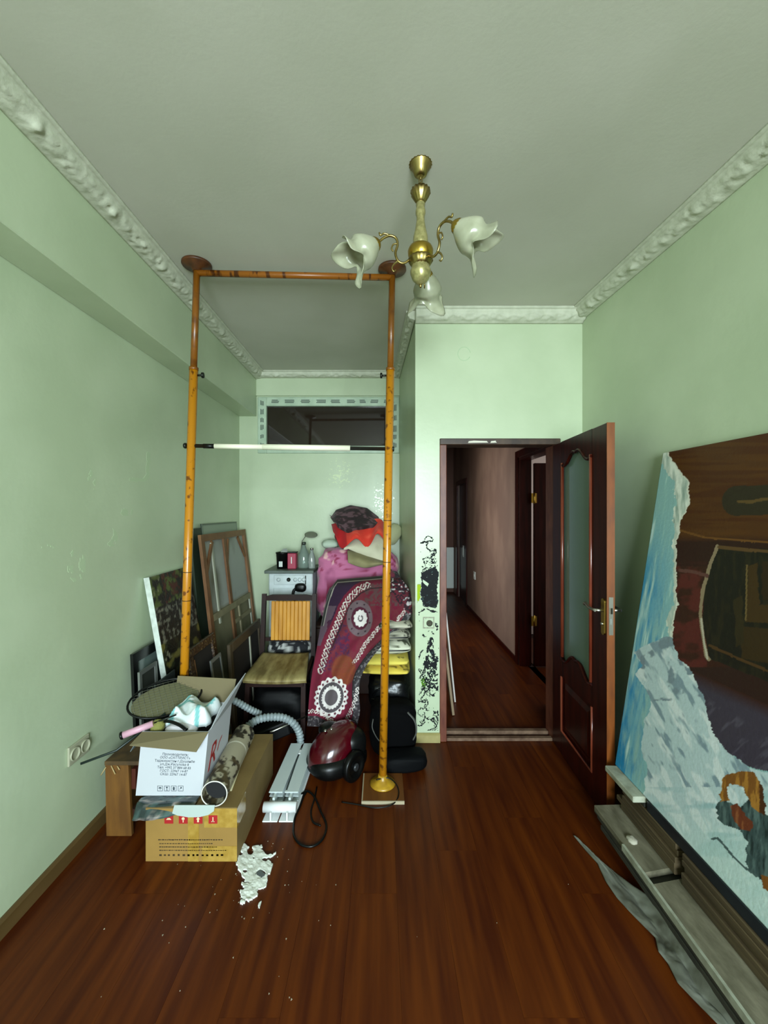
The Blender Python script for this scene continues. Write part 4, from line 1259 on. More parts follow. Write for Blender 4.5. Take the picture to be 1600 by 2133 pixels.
# a) large canvas seen from behind
f = plane(3.08, 4.09, -1.205, 0.0, -1.372, 1.425)
cv = thing('stretched_canvas', 'large canvas seen from behind with braced brown stretcher bars', 'canvas', (-1.3, 3.6, 0))
nn_ = 40
U, Vv = np.meshgrid(np.linspace(.01, .99, nn_), np.linspace(.01, .99, nn_))
c = np.zeros((nn_, nn_, 3)) + lin('a3a6a0')
c = blend(c, '7a7558', ((Vv < .58).astype(float)))
c = blend(c, '5d5840', (fbm(U * 5, Vv * 4, 3) - .5) * 3); c = blend(c, 'a3a59e', (fbm(U * 3, Vv * 6, 13) - .6) * 5 * (Vv > .58))
slab(f(U, Vv, -.002), .003, c).build('linen', vcol('raw_linen', .9), cv)
rect_frame(cv, f, .055, .038, -.001, .022, M_STRET)
rail(f, .44, .038, .49, .962, .0, .016).build('middle_bar', M_STRET, cv)
rail(f, .055, .535, .945, .57, .001, .018).build('cross_bar', M_STRETP, cv)
diag(f, cv, .80, .955, .945, .82, .03, .0, .015, M_STRET); diag(f, cv, .06, .80, .22, .955, .03, .0, .015, M_STRET)
diag(f, cv, .46, .78, .56, .955, .025, .0, .015, M_STRET)
rail(f, .62, .04, .645, .535, .001, .014).build('middle_bar', M_STRETP, cv)
rail(f, .50, .44, .93, .465, .001, .014).build('cross_bar', M_STRETP, cv)
rail(f, .19, .50, .215, .95, .001, .012).build('pale_strip', mat('pale_strip', 'a9aa98', .6), cv)
rail(f, .915, .10, .943, .53, .001, .012).build('pale_strip', MATS['pale_strip'], cv)
# b) pale canvas behind it
f = plane(3.25, 4.03, -1.275, 0, -1.408, 1.505)
b_ = thing('pale_canvas', 'pale grey canvas edge showing above the large brown stretcher', 'canvas', (-1.36, 3.6, 0))
rail(f, 0, 0, 1, 1, -.018, -.012).build('linen', mat('pale_linen', '98a592', .8), b_)
rect_frame(b_, f, .012, .008, -.020, -.008, mat('grey_edge', '6c7868', .7))
f = plane(3.06, 3.24, -1.275, 0, -1.408, 1.475)
tag(rail(f, 0, 0, 1, 1, -.018, -.008).build('dark_hardboard', mat('dark_green_panel', '263223', .6)), 'narrow dark hardboard standing between the pole and the pale canvas', 'board')
# c) dark landscape with white edges
f = plane(2.49, 3.0, -1.190, 0, -1.402, 1.205)
lc = thing('landscape_painting', 'unframed dark forest landscape with white canvas edges', 'painting', (-1.3, 2.75, 0))
n1, n2 = 90, 150
U, Vv = np.meshgrid(np.linspace(0, 1, n1), np.linspace(0, 1, n2))
c = np.zeros((n2, n1, 3)) + lin('15140d')
g1 = fbm(U * 11, Vv * 26, 3, 4); g2 = fbm(U * 22, Vv * 50, 9, 3)
c = blend(c, '4e5a26', (g1 - .45) * 8 * (Vv > .84)); c = blend(c, '4a2013', (g2 - .50) * 9 * (Vv > .84) * (U > .25))
c = blend(c, '6c6a5c', (g2 - .54) * 11 * ((Vv > .66) & (Vv < .84))); c = blend(c, '2c2f1c', (g1 - .5) * 7 * (Vv < .66))
c = blend(c, '6b6330', (fbm(U * 5 + 4, Vv * 14, 31) - .64) * 12 * ((Vv > .52) & (Vv < .66))); c = blend(c, '7b7760', (g2 - .66) * 10 * (Vv > .55) * (U < .2))
slab(f(U, Vv, .0), .004, c).build('painted_face', vcol('oil_paint', .45, bump=.3, bump_scale=90), lc)
wh = mat('canvas_edge_white', 'd3dbd2', .7, color2='b3bab0', scale=18)
rail(f, 0, 0, 1, 1, -.034, -.0045).build('stretcher', wh, lc)
rail(f, -.004, 0, .0, 1, -.034, .0).build('canvas_edge', wh, lc)
# d) black picture frame
f = plane(2.30, 2.76, -1.352, 0, -1.386, .805)
bf = thing('black_picture_frame', 'black picture frame with grey glass leaning behind the white box', 'picture frame', (-1.37, 2.5, 0))
rect_frame(bf, f, .10, .07, -.016, .0, mat('black_lacquer', '0b0d0d', .3))
rail(f, .10, .07, .90, .93, -.012, -.008).build('glass', mat('grey_glass', '5d6a66', .15), bf)
# e) aluminium frame
f = plane(2.272, 2.45, -1.305, 0, -1.332, .715)
af = thing('aluminium_frame', 'slim aluminium frame standing on end beside the black frame', 'picture frame', (-1.32, 2.35, 0))
M_ALU = mat('brushed_aluminium', '8a8d88', .35, metal=.6)
rect_frame(af, f, .13, .03, -.012, .0, M_ALU)
rail(f, .13, .03, .87, .97, -.010, -.006).build('backing', mat('frame_backing', '23261f', .7), af)
# f) dark grey board
f = plane(2.285, 2.50, -1.225, 0, -1.252, .645)
tag(rail(f, 0, 0, 1, 1, -.008, .0).build('grey_board', mat('dark_grey_board', '2b3130', .6, color2='363d3b', scale=7)), 'dark grey board leaning behind the white box flap', 'board')
# g) ornate frame
f = plane(2.44, 2.815, -1.02, 0, -1.148, .780)
of = thing('ornate_frame', 'dark ornate carved picture frame leaning beside the chair', 'picture frame', (-1.1, 2.6, 0))
M_ORN = mat('carved_bronze', '33200f', .4, color2='8a6f45', scale=70, lo=.58, hi=.70, bump=.8, bump_scale=60)
rect_frame(of, f, .13, .07, -.014, .006, M_ORN, bevel=.004)
rail(f, .13, .07, .87, .93, -.012, -.008).build('backing', mat('frame_backing_brown', '1a130c', .8), of)
rail(f, .155, .10, .175, .90, -.008, .002).build('slip', M_STRET, of)
# h) silver strip frame
f = plane(2.60, 2.76, -.985, 0, -1.075, .660)
sf_ = thing('silver_frame', 'narrow silver frame leaning inside the carved frame', 'picture frame', (-1.04, 2.68, 0))
rect_frame(sf_, f, .10, .03, -.010, .0, M_ALU)
rail(f, .10, .03, .90, .97, -.008, -.005).build('backing', MATS['frame_backing'], sf_)
# i) dark wooden frame by the chair
f = plane(2.83, 3.54, -.995, 0, -1.040, .688)
dk = thing('dark_wood_frame', 'wide dark wooden frame between the canvases and the chair', 'picture frame', (-1.02, 3.1, 0))
rect_frame(dk, f, .07, .10, -.024, .0, mat('olive_dark_wood', '33291a', .5, color2='453823', scale=9), bevel=.004)
rail(f, .07, .10, .93, .90, -.02, -.014).build('backing', MATS['frame_backing_brown'], dk)
rail(f, .60, .10, .625, .90, -.013, -.005).build('pale_strip', MATS['pale_strip'], dk)
# ================================================================== alcove: cabinet, chair, bedding, bags, vacuum cleaner
# ---- white cabinet
kx0, kx1, ky0, ky1, kz = -1.018, -.622, 3.72, 4.12, 1.045
M_CAB = mat('white_enamel', 'c9d2d4', .4, color2='b7c0bf', scale=9)
cb_ = thing('white_cabinet', 'old white cabinet with an embossed control strip behind the chair', 'cabinet', ((kx0 + kx1) / 2, 3.9, 0))
MB().box(kx0, kx1, ky0, ky1, 0, kz).build('body', M_CAB, cb_, bevel=.008)
MB().box(kx0 - .035, kx1 + .012, ky0 - .02, ky1, kz, kz + .028).build('worktop', mat('grey_green_top', '47524a', .5, color2='59645b', scale=12), cb_, bevel=.004)
pn = MB().box(kx0 + .05, kx1 - .075, ky0 - .010, ky0, kz - .10, kz - .015).build('control_strip', M_CAB, cb_, bevel=.004)
for k, xx in enumerate((-.925, -.835, -.775, -.735, -.70)):
    MB().lathe([(.018, 0), (.018, .006), (.011, .008), (.009, .014)], (xx, ky0 - .010, kz - .055), 18, (0, -1, 0)).build('knob', M_DKMETAL if k == 1 else M_CAB, pn)
dr = MB().box(kx0 + .045, kx1 - .075, ky0 - .012, ky0, .08, kz - .13).build('door', M_CAB, cb_, bevel=.005)
for k in range(14):
    xx = kx0 + .075 + k * .0185
    MB().box(xx, xx + .007, ky0 - .0135, ky0 - .0115, kz - .42, kz - .21 - .02 * (k % 3)).build('vent_slot', mat('slot_grey', '6a6f66', .6), dr)
MB().box(kx1 - .068, kx1 - .058, ky0 - .004, ky0 + .001, kz - .10, kz - .02).build('seam', M_DKMETAL, cb_)
# things on the cabinet
zt = kz + .028
bk = thing('black_bucket', 'small black bucket with a white label on the cabinet', 'bucket', (-.925, 3.88, zt))
MB().lathe([(.052, zt), (.060, zt + .135), (.064, zt + .14), (.064, zt + .15), (.058, zt + .148), (.050, zt + .01)], (-.925, 3.86, 0), 28, cap=True).build('shell', M_BLACKP, bk)
MB().box(-.945, -.912, 3.797, 3.801, zt + .02, zt + .07).build('label', mat('white_label', 'c9d0c9', .6), bk)
MB().prism([(-.94, 3.84, zt + .15), (-.87, 3.84, zt + .15), (-.89, 3.86, zt + .185), (-.92, 3.85, zt + .18)], (0, .01, 0)).build('crumpled_bag', mat('grey_film', '8b918a', .3), bk)
rt = thing('red_box', 'red and black tin box beside the bucket', 'tin', (-.83, 3.86, zt))
MB().box(-.868, -.788, 3.80, 3.88, zt, zt + .145).build('body', mat('red_tin', 'a03048', .4), rt, bevel=.006)
MB().box(-.870, -.786, 3.798, 3.882, zt + .145, zt + .158).build('lid', M_BLACKP, rt, bevel=.003)
MB().box(-.834, -.826, 3.7985, 3.7995, zt + .05, zt + .11).build('lettering', M_WHITEP, rt)
M_CLEAR = mat('clear_plastic', '9fb1a6', .1, trans=.55, alpha=.9)
bt = thing('plastic_jug', 'clear plastic jug with a narrow neck on the cabinet', 'jug', (-.735, 3.9, zt))
MB().lathe([(.052, zt), (.056, zt + .01), (.056, zt + .10), (.048, zt + .13), (.022, zt + .195), (.017, zt + .205), (.017, zt + .225)], (-.735, 3.90, 0), 24).build('body', M_CLEAR, bt)
MB().lathe([(.020, zt + .215), (.020, zt + .240), (.016, zt + .242)], (-.735, 3.90, 0), 18).build('cap', mat('dark_cap', '30382f', .4), bt)
fb = thing('glass_bottle', 'small shiny glass bottle beside the plastic jug', 'bottle', (-.655, 3.88, zt))
MB().lathe([(.030, zt), (.032, zt + .01), (.032, zt + .09), (.024, zt + .125), (.014, zt + .15), (.014, zt + .175)], (-.653, 3.86, 0), 20, flute=8, famp=.04).build('body', mat('glittering_glass', 'b6bfb8', .08, trans=.5), fb)
MB().lathe([(.016, zt + .172), (.016, zt + .188)], (-.653, 3.86, 0), 14).build('cap', M_STEEL, fb)
pd = thing('oval_paddle', 'grey oval paddle with a thin handle standing behind the jug', 'paddle', (-.70, 3.98, zt))
q = P(648, 1114, 3.98)
MB().lathe([(.002, -.006), (.05, -.004), (.062, 0), (.05, .004), (.002, .006)], q, 24, (.1, -.45, .9)).build('blade', mat('grey_olive', '6f7263', .5), pd)
MB().tube([q + np.array([-.05, 0, -.01]), q + np.array([-.085, 0, -.06]), (-.80, 3.98, zt + .0)], .005, 8).build('handle', MATS['grey_olive'], pd)
gv = thing('black_brush', 'black rounded brush hanging on the front of the white cabinet', 'brush', P(624, 1235, 3.68))
q = P(626, 1224, 3.69)
blob(q, (.052, .028, .04), 5, .06, 2, e=.8, n=14).build('head', M_BLACKP, gv)
MB().tube(catmull([q + np.array([-.03, 0, 0]), q + np.array([-.06, -.005, -.03]), q + np.array([-.065, -.01, -.08]), q + np.array([-.05, -.01, -.12])], 6), .013, 10).build('handle', M_BLACKP, gv)

# ---- chair
M_CHD = mat('chair_dark_wood', '1f0f0c', .5, color2='2a1510', scale=8, spec=.25)
M_SLAT = mat('honey_slats', 'd09330', .45, color2='b87b20', scale=5, stretch=(3, 3, .6))
M_SEAT = mat('worn_ply_seat', 'a3935f', .55, color2='6b5a30', scale=5, stretch=(3, .8, 1), lo=.38, hi=.62, detail=8)
chr_ = thing('slatted_chair', 'wooden chair with honey coloured slatted back and worn beige seat', 'chair', (-.74, 3.1, 0))
n1, n2 = 22, 20
U, Vv = np.meshgrid(np.linspace(0, 1, n1), np.linspace(0, 1, n2))
Xs = (-.962 + .012 * Vv) * (1 - U) + (-.520 - .06 * Vv) * U
Zs = .432 + .024 * Vv - .010 * np.sin(U * np.pi) - .018 * np.clip((.12 - Vv) / .12, 0, 1) ** 2
slab(np.stack([Xs, 2.862 + .44 * Vv, Zs], -1)[::-1], .022).build('seat', M_SEAT, chr_)
for xx, nm in ((-.965, 'leg'), (-.552, 'leg')):
    MB().bar((xx, 3.28, 0), (xx, 3.40, .925), .034, .03, (0, 1, 0)).build('rear_post', M_CHD, chr_)
    MB().bar((xx + (.02 if xx < -.8 else 0), 2.93, .425), (xx + (.01 if xx < -.8 else 0), 2.90, 0), .032, .036, (0, 1, 0)).build('leg', M_CHD, chr_)
    MB().bar((xx + .01, 2.92, .405), (xx, 3.30, .425), .022, .04).build('side_rail', M_CHD, chr_)
MB().box(-.95, -.55, 2.885, 2.91, .375, .41).build('front_rail', M_CHD, chr_)
MB().box(-.95, -.55, 3.285, 3.31, .20, .235).build('stretcher', M_CHD, chr_)
tr = [(x, 3.385, .872 + .0 * x) for x in (-.955, -.56)] + [(-.56, 3.385, .905), (-.62, 3.385, .918), (-.90, 3.385, .918), (-.955, 3.385, .905)]
MB().prism(tr, (0, .026, 0)).build('top_rail', M_CHD, chr_)
MB().box(-.95, -.56, 3.365, 3.385, .545, .575).build('lower_rail', M_CHD, chr_)
for k in range(10):
    x0 = -.898 + k * .0316
    MB().hexa([(x0, 3.338, .560), (x0 + .0300, 3.338, .560), (x0 + .0300, 3.353, .560), (x0, 3.353, .560), (x0, 3.362, .872), (x0 + .0300, 3.362, .872), (x0 + .0300, 3.377, .872), (x0, 3.377, .872)]).build('back_slat', M_SLAT, chr_, bevel=.004)

# bundle behind the chair
def bwcol(V):
    g = fbm(V[:, 0] * 30, V[:, 2] * 30 + V[:, 1] * 9, 7, 3)
    c = np.zeros((len(V), 3)) + lin('15161a')
    return blend(c, 'b9b9b4', (g - .55) * 14)
tag(blob((-.77, 3.50, .27), (.20, .10, .27), 6, .10, 2, e=.55, n=40, colf=bwcol).build('patterned_bundle', vcol('print_cloth', .9)), 'black and white patterned bundle behind the chair', 'bundle')
# dark bundle under the chair
tag(blob((-.74, 3.06, .17), (.19, .15, .17), 16, .12, 2, e=.5, n=20).build('dark_bag', mat('black_nylon', '050506', .6, spec=.2)), 'black bag pushed under the slatted chair', 'bag')
tag(MB().bar((-.86, 2.72, .10), (-.63, 2.80, .16), .10, .10).build('dark_case', mat('black_case', '070809', .5, spec=.25), bevel=.012, seg=2), 'small black case on the floor in front of the chair', 'case')

# ---- pile support, pink bundle, pillows
ck = thing('storage_chest', 'dark storage chest under the pink bedding', 'chest', (-.20, 3.88, 0))
MB().box(-.585, .165, 3.62, 4.13, 0, .58).build('body', M_DKWOOD, ck, bevel=.006)
MB().box(-.590, .170, 3.61, 4.14, .58, .605).build('lid', M_DKWOOD, ck, bevel=.006)
def pink(V):
    x, z = V[:, 0], V[:, 2] + V[:, 1] * .6
    c = np.zeros((len(V), 3)) + lin('b8668c')
    c = blend(c, '9c4f74', (fbm(x * 9, z * 9, 4) - .55) * 6)
    fl_ = fbm(x * 17, z * 17, 8, 3)
    c = blend(c, '8c2b4c', (fl_ - .60) * 16); c = blend(c, 'd8a9a8', (fbm(x * 14 + 4, z * 14, 12, 3) - .66) * 16)
    return c
tag(blob((-.225, 3.87, .925), (.370, .235, .335), 11, .09, 2.6, e=.45, n=70, colf=pink, flat=.955).build('pink_quilt', vcol('quilt', .85, bump=.15, bump_scale=30, sheen=.2)), 'big pink floral quilt bundle against the partition', 'quilt')
def plain(hex1, hex2, sc=6, seed=0, th=.55, k=6):
    return lambda V: blend(np.zeros((len(V), 3)) + lin(hex1), hex2, (fbm(V[:, 0] * sc + V[:, 1] * 3, V[:, 2] * sc + V[:, 1] * 2, seed, 3) - th) * k)
VC = vcol('dyed_cloth', .88, bump=.2, bump_scale=60, sheen=.1)
def drape(top, bot, ya, yb, thick, colf, n1=40, n2=24, ripple=.006, smooth=6):
    U, Vv = np.meshgrid(np.linspace(0, 1, n1), np.linspace(0, 1, n2))
    def cur(pts, u):
        p = np.array(catmull(pts, smooth)) if smooth else np.array(pts, float)
        s = np.linspace(0, 1, len(p)); return np.interp(u, s, p[:, 0]), np.interp(u, s, p[:, 1])
    xa, y_a = cur(top, U); xb, y_b = cur(bot, U)
    px, py = xa + (xb - xa) * Vv, y_a + (y_b - y_a) * Vv
    Yd = ya + (yb - ya) * np.sin(Vv * np.pi / 2) - .04 * np.sin(U * np.pi) * np.sin(Vv * np.pi) + ripple * np.sin(U * 13 + Vv * 5)
    pts = np.stack(P(px, py, Yd), -1)
    c = colf(pts.reshape(-1, 3)).reshape(n2, n1, 3)
    return slab(pts[::-1], thick, c[::-1])
tag(drape([(724, 1146), (745, 1147), (772, 1156), (800, 1166), (808, 1160)], [(725, 1172), (745, 1180), (765, 1183), (795, 1177), (808, 1176)], 3.68, 3.57, .02, plain('7d7550', '928a63')).build('khaki_pillow', VC), 'folded khaki pillow on the front of the pink quilt', 'pillow')
tag(drape([(716, 1132), (740, 1116), (775, 1110), (800, 1112)], [(717, 1140), (745, 1152), (775, 1163), (800, 1172)], 3.80, 3.64, .03, plain('cfcab0', 'bdb79b')).build('cream_pillow', VC), 'cream pillow under the red cloth', 'pillow')
tag(pillow((.085, 3.99, 1.375), (.095, .09, .10), 19, .3, 24, plain('b9bb94', 'a7a882'), tx=.4).build('beige_pillow', VC), 'beige pillow corner between the red cloth and the partition', 'pillow')
tag(pillow((-.50, 3.98, 1.290), (.075, .09, .045), 29, .2, 18, plain('b8c8b4', 'a9b9a5')).build('pale_green_pillow', VC), 'pale green pillow corner left of the red cloth', 'pillow')
# red cloth: draped sheet with a darker underside fold
def redcloth():
    n1, n2 = 60, 44
    U, Vv = np.meshgrid(np.linspace(0, 1, n1), np.linspace(0, 1, n2))
    top = [(690, 1092), (715, 1085), (750, 1088), (790, 1080), (806, 1100)]
    bot = [(697, 1112), (712, 1142), (742, 1122), (765, 1140), (785, 1112), (803, 1128)]
    def curve(pts, u):
        p = np.array(catmull(pts, 10)); s = np.linspace(0, 1, len(p))
        return np.interp(u, s, p[:, 0]), np.interp(u, s, p[:, 1])
    xa, ya = curve(top, U); xb, yb = curve(bot, U)
    k = Vv ** .9
    px, py = xa + (xb - xa) * k, ya + (yb - ya) * k
    Yd = 3.83 - .17 * np.sin(Vv * np.pi * .55) - .02 * np.sin(U * 14 + Vv * 3) - .05 * np.sin(U * np.pi)
    c = np.zeros((n2, n1, 3)) + lin('d33423')
    c = blend(c, 'a80d12', (px < 722).astype(float)); c = blend(c, 'e0503a', (fbm(U * 8, Vv * 5, 4) - .5) * 4 * (px > 728))
    return slab(np.stack(P(px, py, Yd), -1)[::-1], .006, c[::-1])
tag(redcloth().build('red_cloth', VC), 'bright red cloth draped over the cream pillow', 'cloth')
tag(blob((-.215, 3.86, 1.375), (.22, .11, .085), 31, .06, 2, e=.8, n=24, colf=plain('7d1512', '9c231b')).build('red_fabric_core', VC), 'dark red folded fabric under the floral pillow', 'fabric')
def dkfloral(V):
    x, z = V[:, 0] + V[:, 1] * .5, V[:, 2] + V[:, 1]
    c = np.zeros((len(V), 3)) + lin('1f1014')
    g = fbm(x * 19, z * 19, 6, 2)
    c = blend(c, '5c4148', (g - .48) * 12); c = blend(c, '2a1418', (fbm(x * 40, z * 40, 16, 2) - .55) * 12)
    return c
def dome():
    n1, n2 = 60, 40
    U, Vv = np.meshgrid(np.linspace(0, 1, n1), np.linspace(0, 1, n2))
    top = np.array([(690, 1076), (700, 1062), (730, 1052), (765, 1058), (788, 1076), (792, 1084)], float)
    bot = np.array([(688, 1078), (702, 1092), (722, 1106), (750, 1098), (778, 1094), (792, 1086)], float)
    s = np.linspace(0, 1, 6)
    xa, ya = np.interp(U, s, top[:, 0]), np.interp(U, s, top[:, 1]); xb, yb = np.interp(U, s, bot[:, 0]), np.interp(U, s, bot[:, 1])
    px, py = xa + (xb - xa) * Vv, ya + (yb - ya) * Vv
    w = np.sin(np.clip(U, 0, 1) * np.pi) ** .5
    Yd = 3.88 - .25 * Vv ** .8 * w + .006 * np.sin(U * 25)
    pts = np.stack(P(px, py, Yd), -1)
    c = dkfloral(pts.reshape(-1, 3))
    return slab(pts[::-1], .03 + .0 * U, c.reshape(n2, n1, 3)[::-1])
tag(dome().build('floral_pillow', VC), 'dark brown floral pillow on top of the bedding pile', 'pillow')

# ---- trunk under the embroidered hanging
tk = thing('black_footlocker', 'black footlocker hidden under the embroidered hanging', 'footlocker', (-.24, 3.25, 0))
MB().box(-.42, -.19, 3.02, 3.50, 0, .50).build('body', MATS['black_case'], tk, bevel=.01)
MB().box(-.425, -.185, 3.015, 3.505, .50, .53).build('lid', MATS['black_case'], tk, bevel=.008)
tag(blob((-.235, 3.44, .77), (.225, .12, .235), 41, .07, 2, e=.5, n=22, colf=plain('4a3040', '5b3d4d')).build('rolled_blanket', VC), 'rolled plum blanket behind the embroidered hanging', 'blanket')

# ---- embroidered hanging (suzani)
def suzani():
    st = [((703, 1207), (824, 1197), 3.36), ((690, 1225), (842, 1212), 3.27), ((677, 1262), (862, 1250), 3.15), ((669, 1298), (852, 1290), 3.05),
          ((663, 1330), (814, 1327), 2.97), ((657, 1365), (777, 1367), 2.90), ((650, 1402), (753, 1407), 2.84), ((645, 1442), (748, 1442), 2.79),
          ((642, 1480), (750, 1480), 2.785), ((640, 1513), (744, 1514), 2.775)]
    n1, n2 = 150, 330
    tv = np.linspace(0, len(st) - 1, n2)
    arr = np.array([[*a, *b, y] for a, b, y in st], float)
    rows = np.array(catmull(list(arr), 40)); ti = np.linspace(0, len(st) - 1, len(rows))
    R = np.stack([np.interp(tv, ti, rows[:, k]) for k in range(5)], 1)
    U, T = np.meshgrid(np.linspace(0, 1, n1), tv)
    xl, yl, xr_, yr, yd = [R[:, k][:, None] for k in range(5)]
    px = xl + (xr_ - xl) * U; py = yl + (yr - yl) * U
    fold = .016 * np.sin(U * 11 + T * .5) + .010 * np.sin(U * 23 + T * .9)
    Yd = yd - .05 * np.sin(U * np.pi) + .05 * np.clip(T - 6, 0, 3) / 3 * (U - .5) + fold * np.clip(T / 2, .2, 1)
    Yd = np.where(T < 1, Yd + .12 * (1 - T) ** 2, Yd)
    Yd = np.where(T < 3, Yd + .05 * np.clip((U - .75) * 4, 0, 1) * (3 - T) / 3, Yd)
    # pattern, drawn on the cloth
    rel = 1 - 0 * px
    c = np.zeros(px.shape + (3,)) + lin('6e0f2c')
    nz = fbm(px * .08, py * .08, 5, 3); nf = fbm(px * .3, py * .3, 9, 2)
    vine = [(796, 1214), (770.6, 1216), (745.6, 1228), (727, 1247), (715, 1267), (708, 1286), (699, 1308), (689, 1330), (681, 1352), (675, 1374), (667, 1398)]
    d, arc, side = dline(px, py, vine)
    sd = d * side
    outside = (sd > 0) & (py < 1400)
    c = blend(c, '2c1130', outside * (d > 12) * np.clip((1330 - py) / 40, 0, 1))
    c = blend(c, '5a4452', outside * (d > 15) * ((py > 1262) & (py < 1345)) * (nz > .42))
    inside = (sd < 0) & (py < 1400)
    c = blend(c, '6b2630', inside * np.clip((nz - .35) * 5, 0, 1) * .7); c = blend(c, '4a1c40', inside * ((py > 1300) & (px < 728)) * np.clip((nf - .45) * 6, 0, 1))
    c = blend(c, '5a3a3c', inside * ((py < 1262) & (px > 760)) * np.clip((nf - .4) * 6, 0, 1))
    ln_ = inside & (np.abs(d - 9.5) < .9) & (py < 1350); c[ln_] = lin('1b1a1c')
    # medallion 1
    def ell(cx_, cy_, rx, ry, sh_=0.0): return np.hypot((px - cx_ - sh_ * (py - cy_)) / rx, (py - cy_) / ry)
    th_ = np.arctan2((py - 1288) / 17, (px - 751) / 13)
    c[ell(749, 1288, 27, 38) < 1] = lin('6d595f')
    for k in range(9):
        a = k * 2 * math.pi / 9 + .3
        c[np.hypot(px - 749 - 22 * math.cos(a), py - 1288 - 32 * math.sin(a)) < 1.9] = lin('33222c')
    c[ell(750, 1288, 18.5, 24) < 1] = lin('4c1129')
    fl_ = ell(751, 1288, 13.5, 17.5) < 1 + .06 * np.cos(11 * th_)
    c[fl_] = lin('dcd3cf'); c[fl_ & (ell(751, 1288, 13.5, 17.5) < .42) & (nf > .55)] = lin('5a5054')
    # orange field
    c = blend(c, '7c3c14', np.clip((1.05 - ell(716, 1396, 26, 33)) * 6, 0, 1) * (.75 + .4 * (nf - .5)))
    # white vines
    def vines(poly, amp, k, w, col='d9cfc8', ext=7):
        d, arc, side = dline(px, py, poly)
        s = d * side
        m = np.abs(s - amp * np.sin(arc * k)) < w
        m |= (np.abs(s) < ext) & (s * np.sin(arc * k) < 0) & (np.sin(arc * k * 3 + s * .9) > .35) & (d < ext - .5)
        m &= d < ext + 1.5
        c[m] = lin(col)
    vines(vine[1:], 5.0, .30, 1.5)
    vines([(800, 1296), (785, 1312), (775, 1325), (762, 1340), (750, 1362), (738, 1380)], 3.5, .45, 1.2, ext=4.5)
    vines([(862, 1256), (845, 1272), (828, 1290)], 3, .5, 1.1, ext=4)
    # right grey border
    dr_ = (1 - U) * (xr_ - xl)
    g_ = (dr_ < 15) & (T > 2.2)
    c[g_] = lin('322d31'); c[g_ & (nf > .60)] = lin('6d686a'); c[g_ & (np.abs(dr_ - 14) < .8)] = lin('120f12')
    # dark flowered corner
    fc = (px > 812 - (py - 1200) * .0) & (T < 3.0) & (px - 812 > (py - 1235) * .9)
    c[fc] = lin('271420'); c = blend(c, '6a2030', fc * np.clip((nf - .5) * 9, 0, 1)); c = blend(c, 'c9c2c4', fc * np.clip((fbm(px * .22, py * .22, 33, 2) - .66) * 14, 0, 1))
    # striped hem along the upper left edge
    dl = U * (xr_ - xl)
    he = np.minimum(dl, 60 * T + 0 * dl) if False else np.where(T < 1.6, np.minimum(dl, T * 14), dl)
    hm = (he < 7) & (T < 3.2)
    c[hm] = lin('57544f'); c[hm & (np.abs(he - 3) < .9)] = lin('16141a'); c[hm & (np.abs(he - 6) < .9)] = lin('9d968c')
    # medallion 2
    e = ell(690, 1453, 34, 42, -.10); th_ = np.arctan2(py - 1453, px - 690)
    c[e < 1 + .05 * np.cos(18 * th_)] = lin('d8d0cc')
    c[(e > .80) & (e < .92) & (np.cos(18 * th_ + 1) > .35)] = lin('5a2734')
    c[e < .76] = lin('4c4448'); c[e < .58 + .03 * np.cos(22 * th_)] = lin('d8d0cc'); c[e < .40] = lin('554d50')
    # lower borders
    vines([(640, 1482), (656, 1481), (672, 1487), (686, 1497), (700, 1508), (716, 1512)], 3.5, .42, 1.2, ext=4.5)
    vines([(746, 1432), (741, 1455), (734, 1475), (724, 1495), (716, 1510)], 3.5, .42, 1.2, ext=4.5)
    db, _, sb = dline(px, py, [(636, 1490), (660, 1490), (680, 1500), (700, 1514), (722, 1517), (735, 1500), (744, 1470), (752, 1430)])
    bt_ = (sb > 0) & (py > 1425) & (db > 1.0)
    c[bt_] = lin('2e272b'); c[bt_ & (nf > .62)] = lin('6a6264')
    pts = np.stack(P(px, py, Yd), -1)
    return slab(pts[::-1], .008, c[::-1])
tag(suzani().build('embroidered_hanging', vcol('embroidery', .9, bump=.35, bump_scale=260)), 'burgundy embroidered hanging with white medallions draped over the pile', 'textile')

# ---- stack of cushions by the partition
def cushcol(base, dark, th, sc, seed):
    def fn(V):
        c = np.zeros((len(V), 3)) + lin(base)
        g = fbm(V[:, 0] * sc + V[:, 1] * sc * .4, V[:, 2] * sc * 1.3 + V[:, 1] * sc * .5, seed, 2)
        return blend(c, dark, (g - th) * 16)
    return fn
CV = vcol('printed_cotton', .9, bump=.15, bump_scale=80)
specs = [('yellow', .448, .032, 'e3ca52', '8a7a2b', .62, 34, 'lower yellow patterned cushion in the stack by the partition', .025),
         ('yellow', .515, .036, 'e6d25e', '7d7030', .64, 34, 'upper yellow patterned cushion in the stack by the partition', .015),
         ('pale', .610, .056, 'd3d3bd', '5d604c', .58, 30, 'thick pale cushion with dark piping above the yellow cushions', .028),
         ('grey', .703, .040, 'b0ad9a', '4c4a40', .55, 40, 'grey patterned cushion under the folded top cushion', .08),
         ('grey', .775, .036, 'bdb8a5', '3c3a33', .58, 30, 'folded grey and white cushion at the top of the stack', .09)]
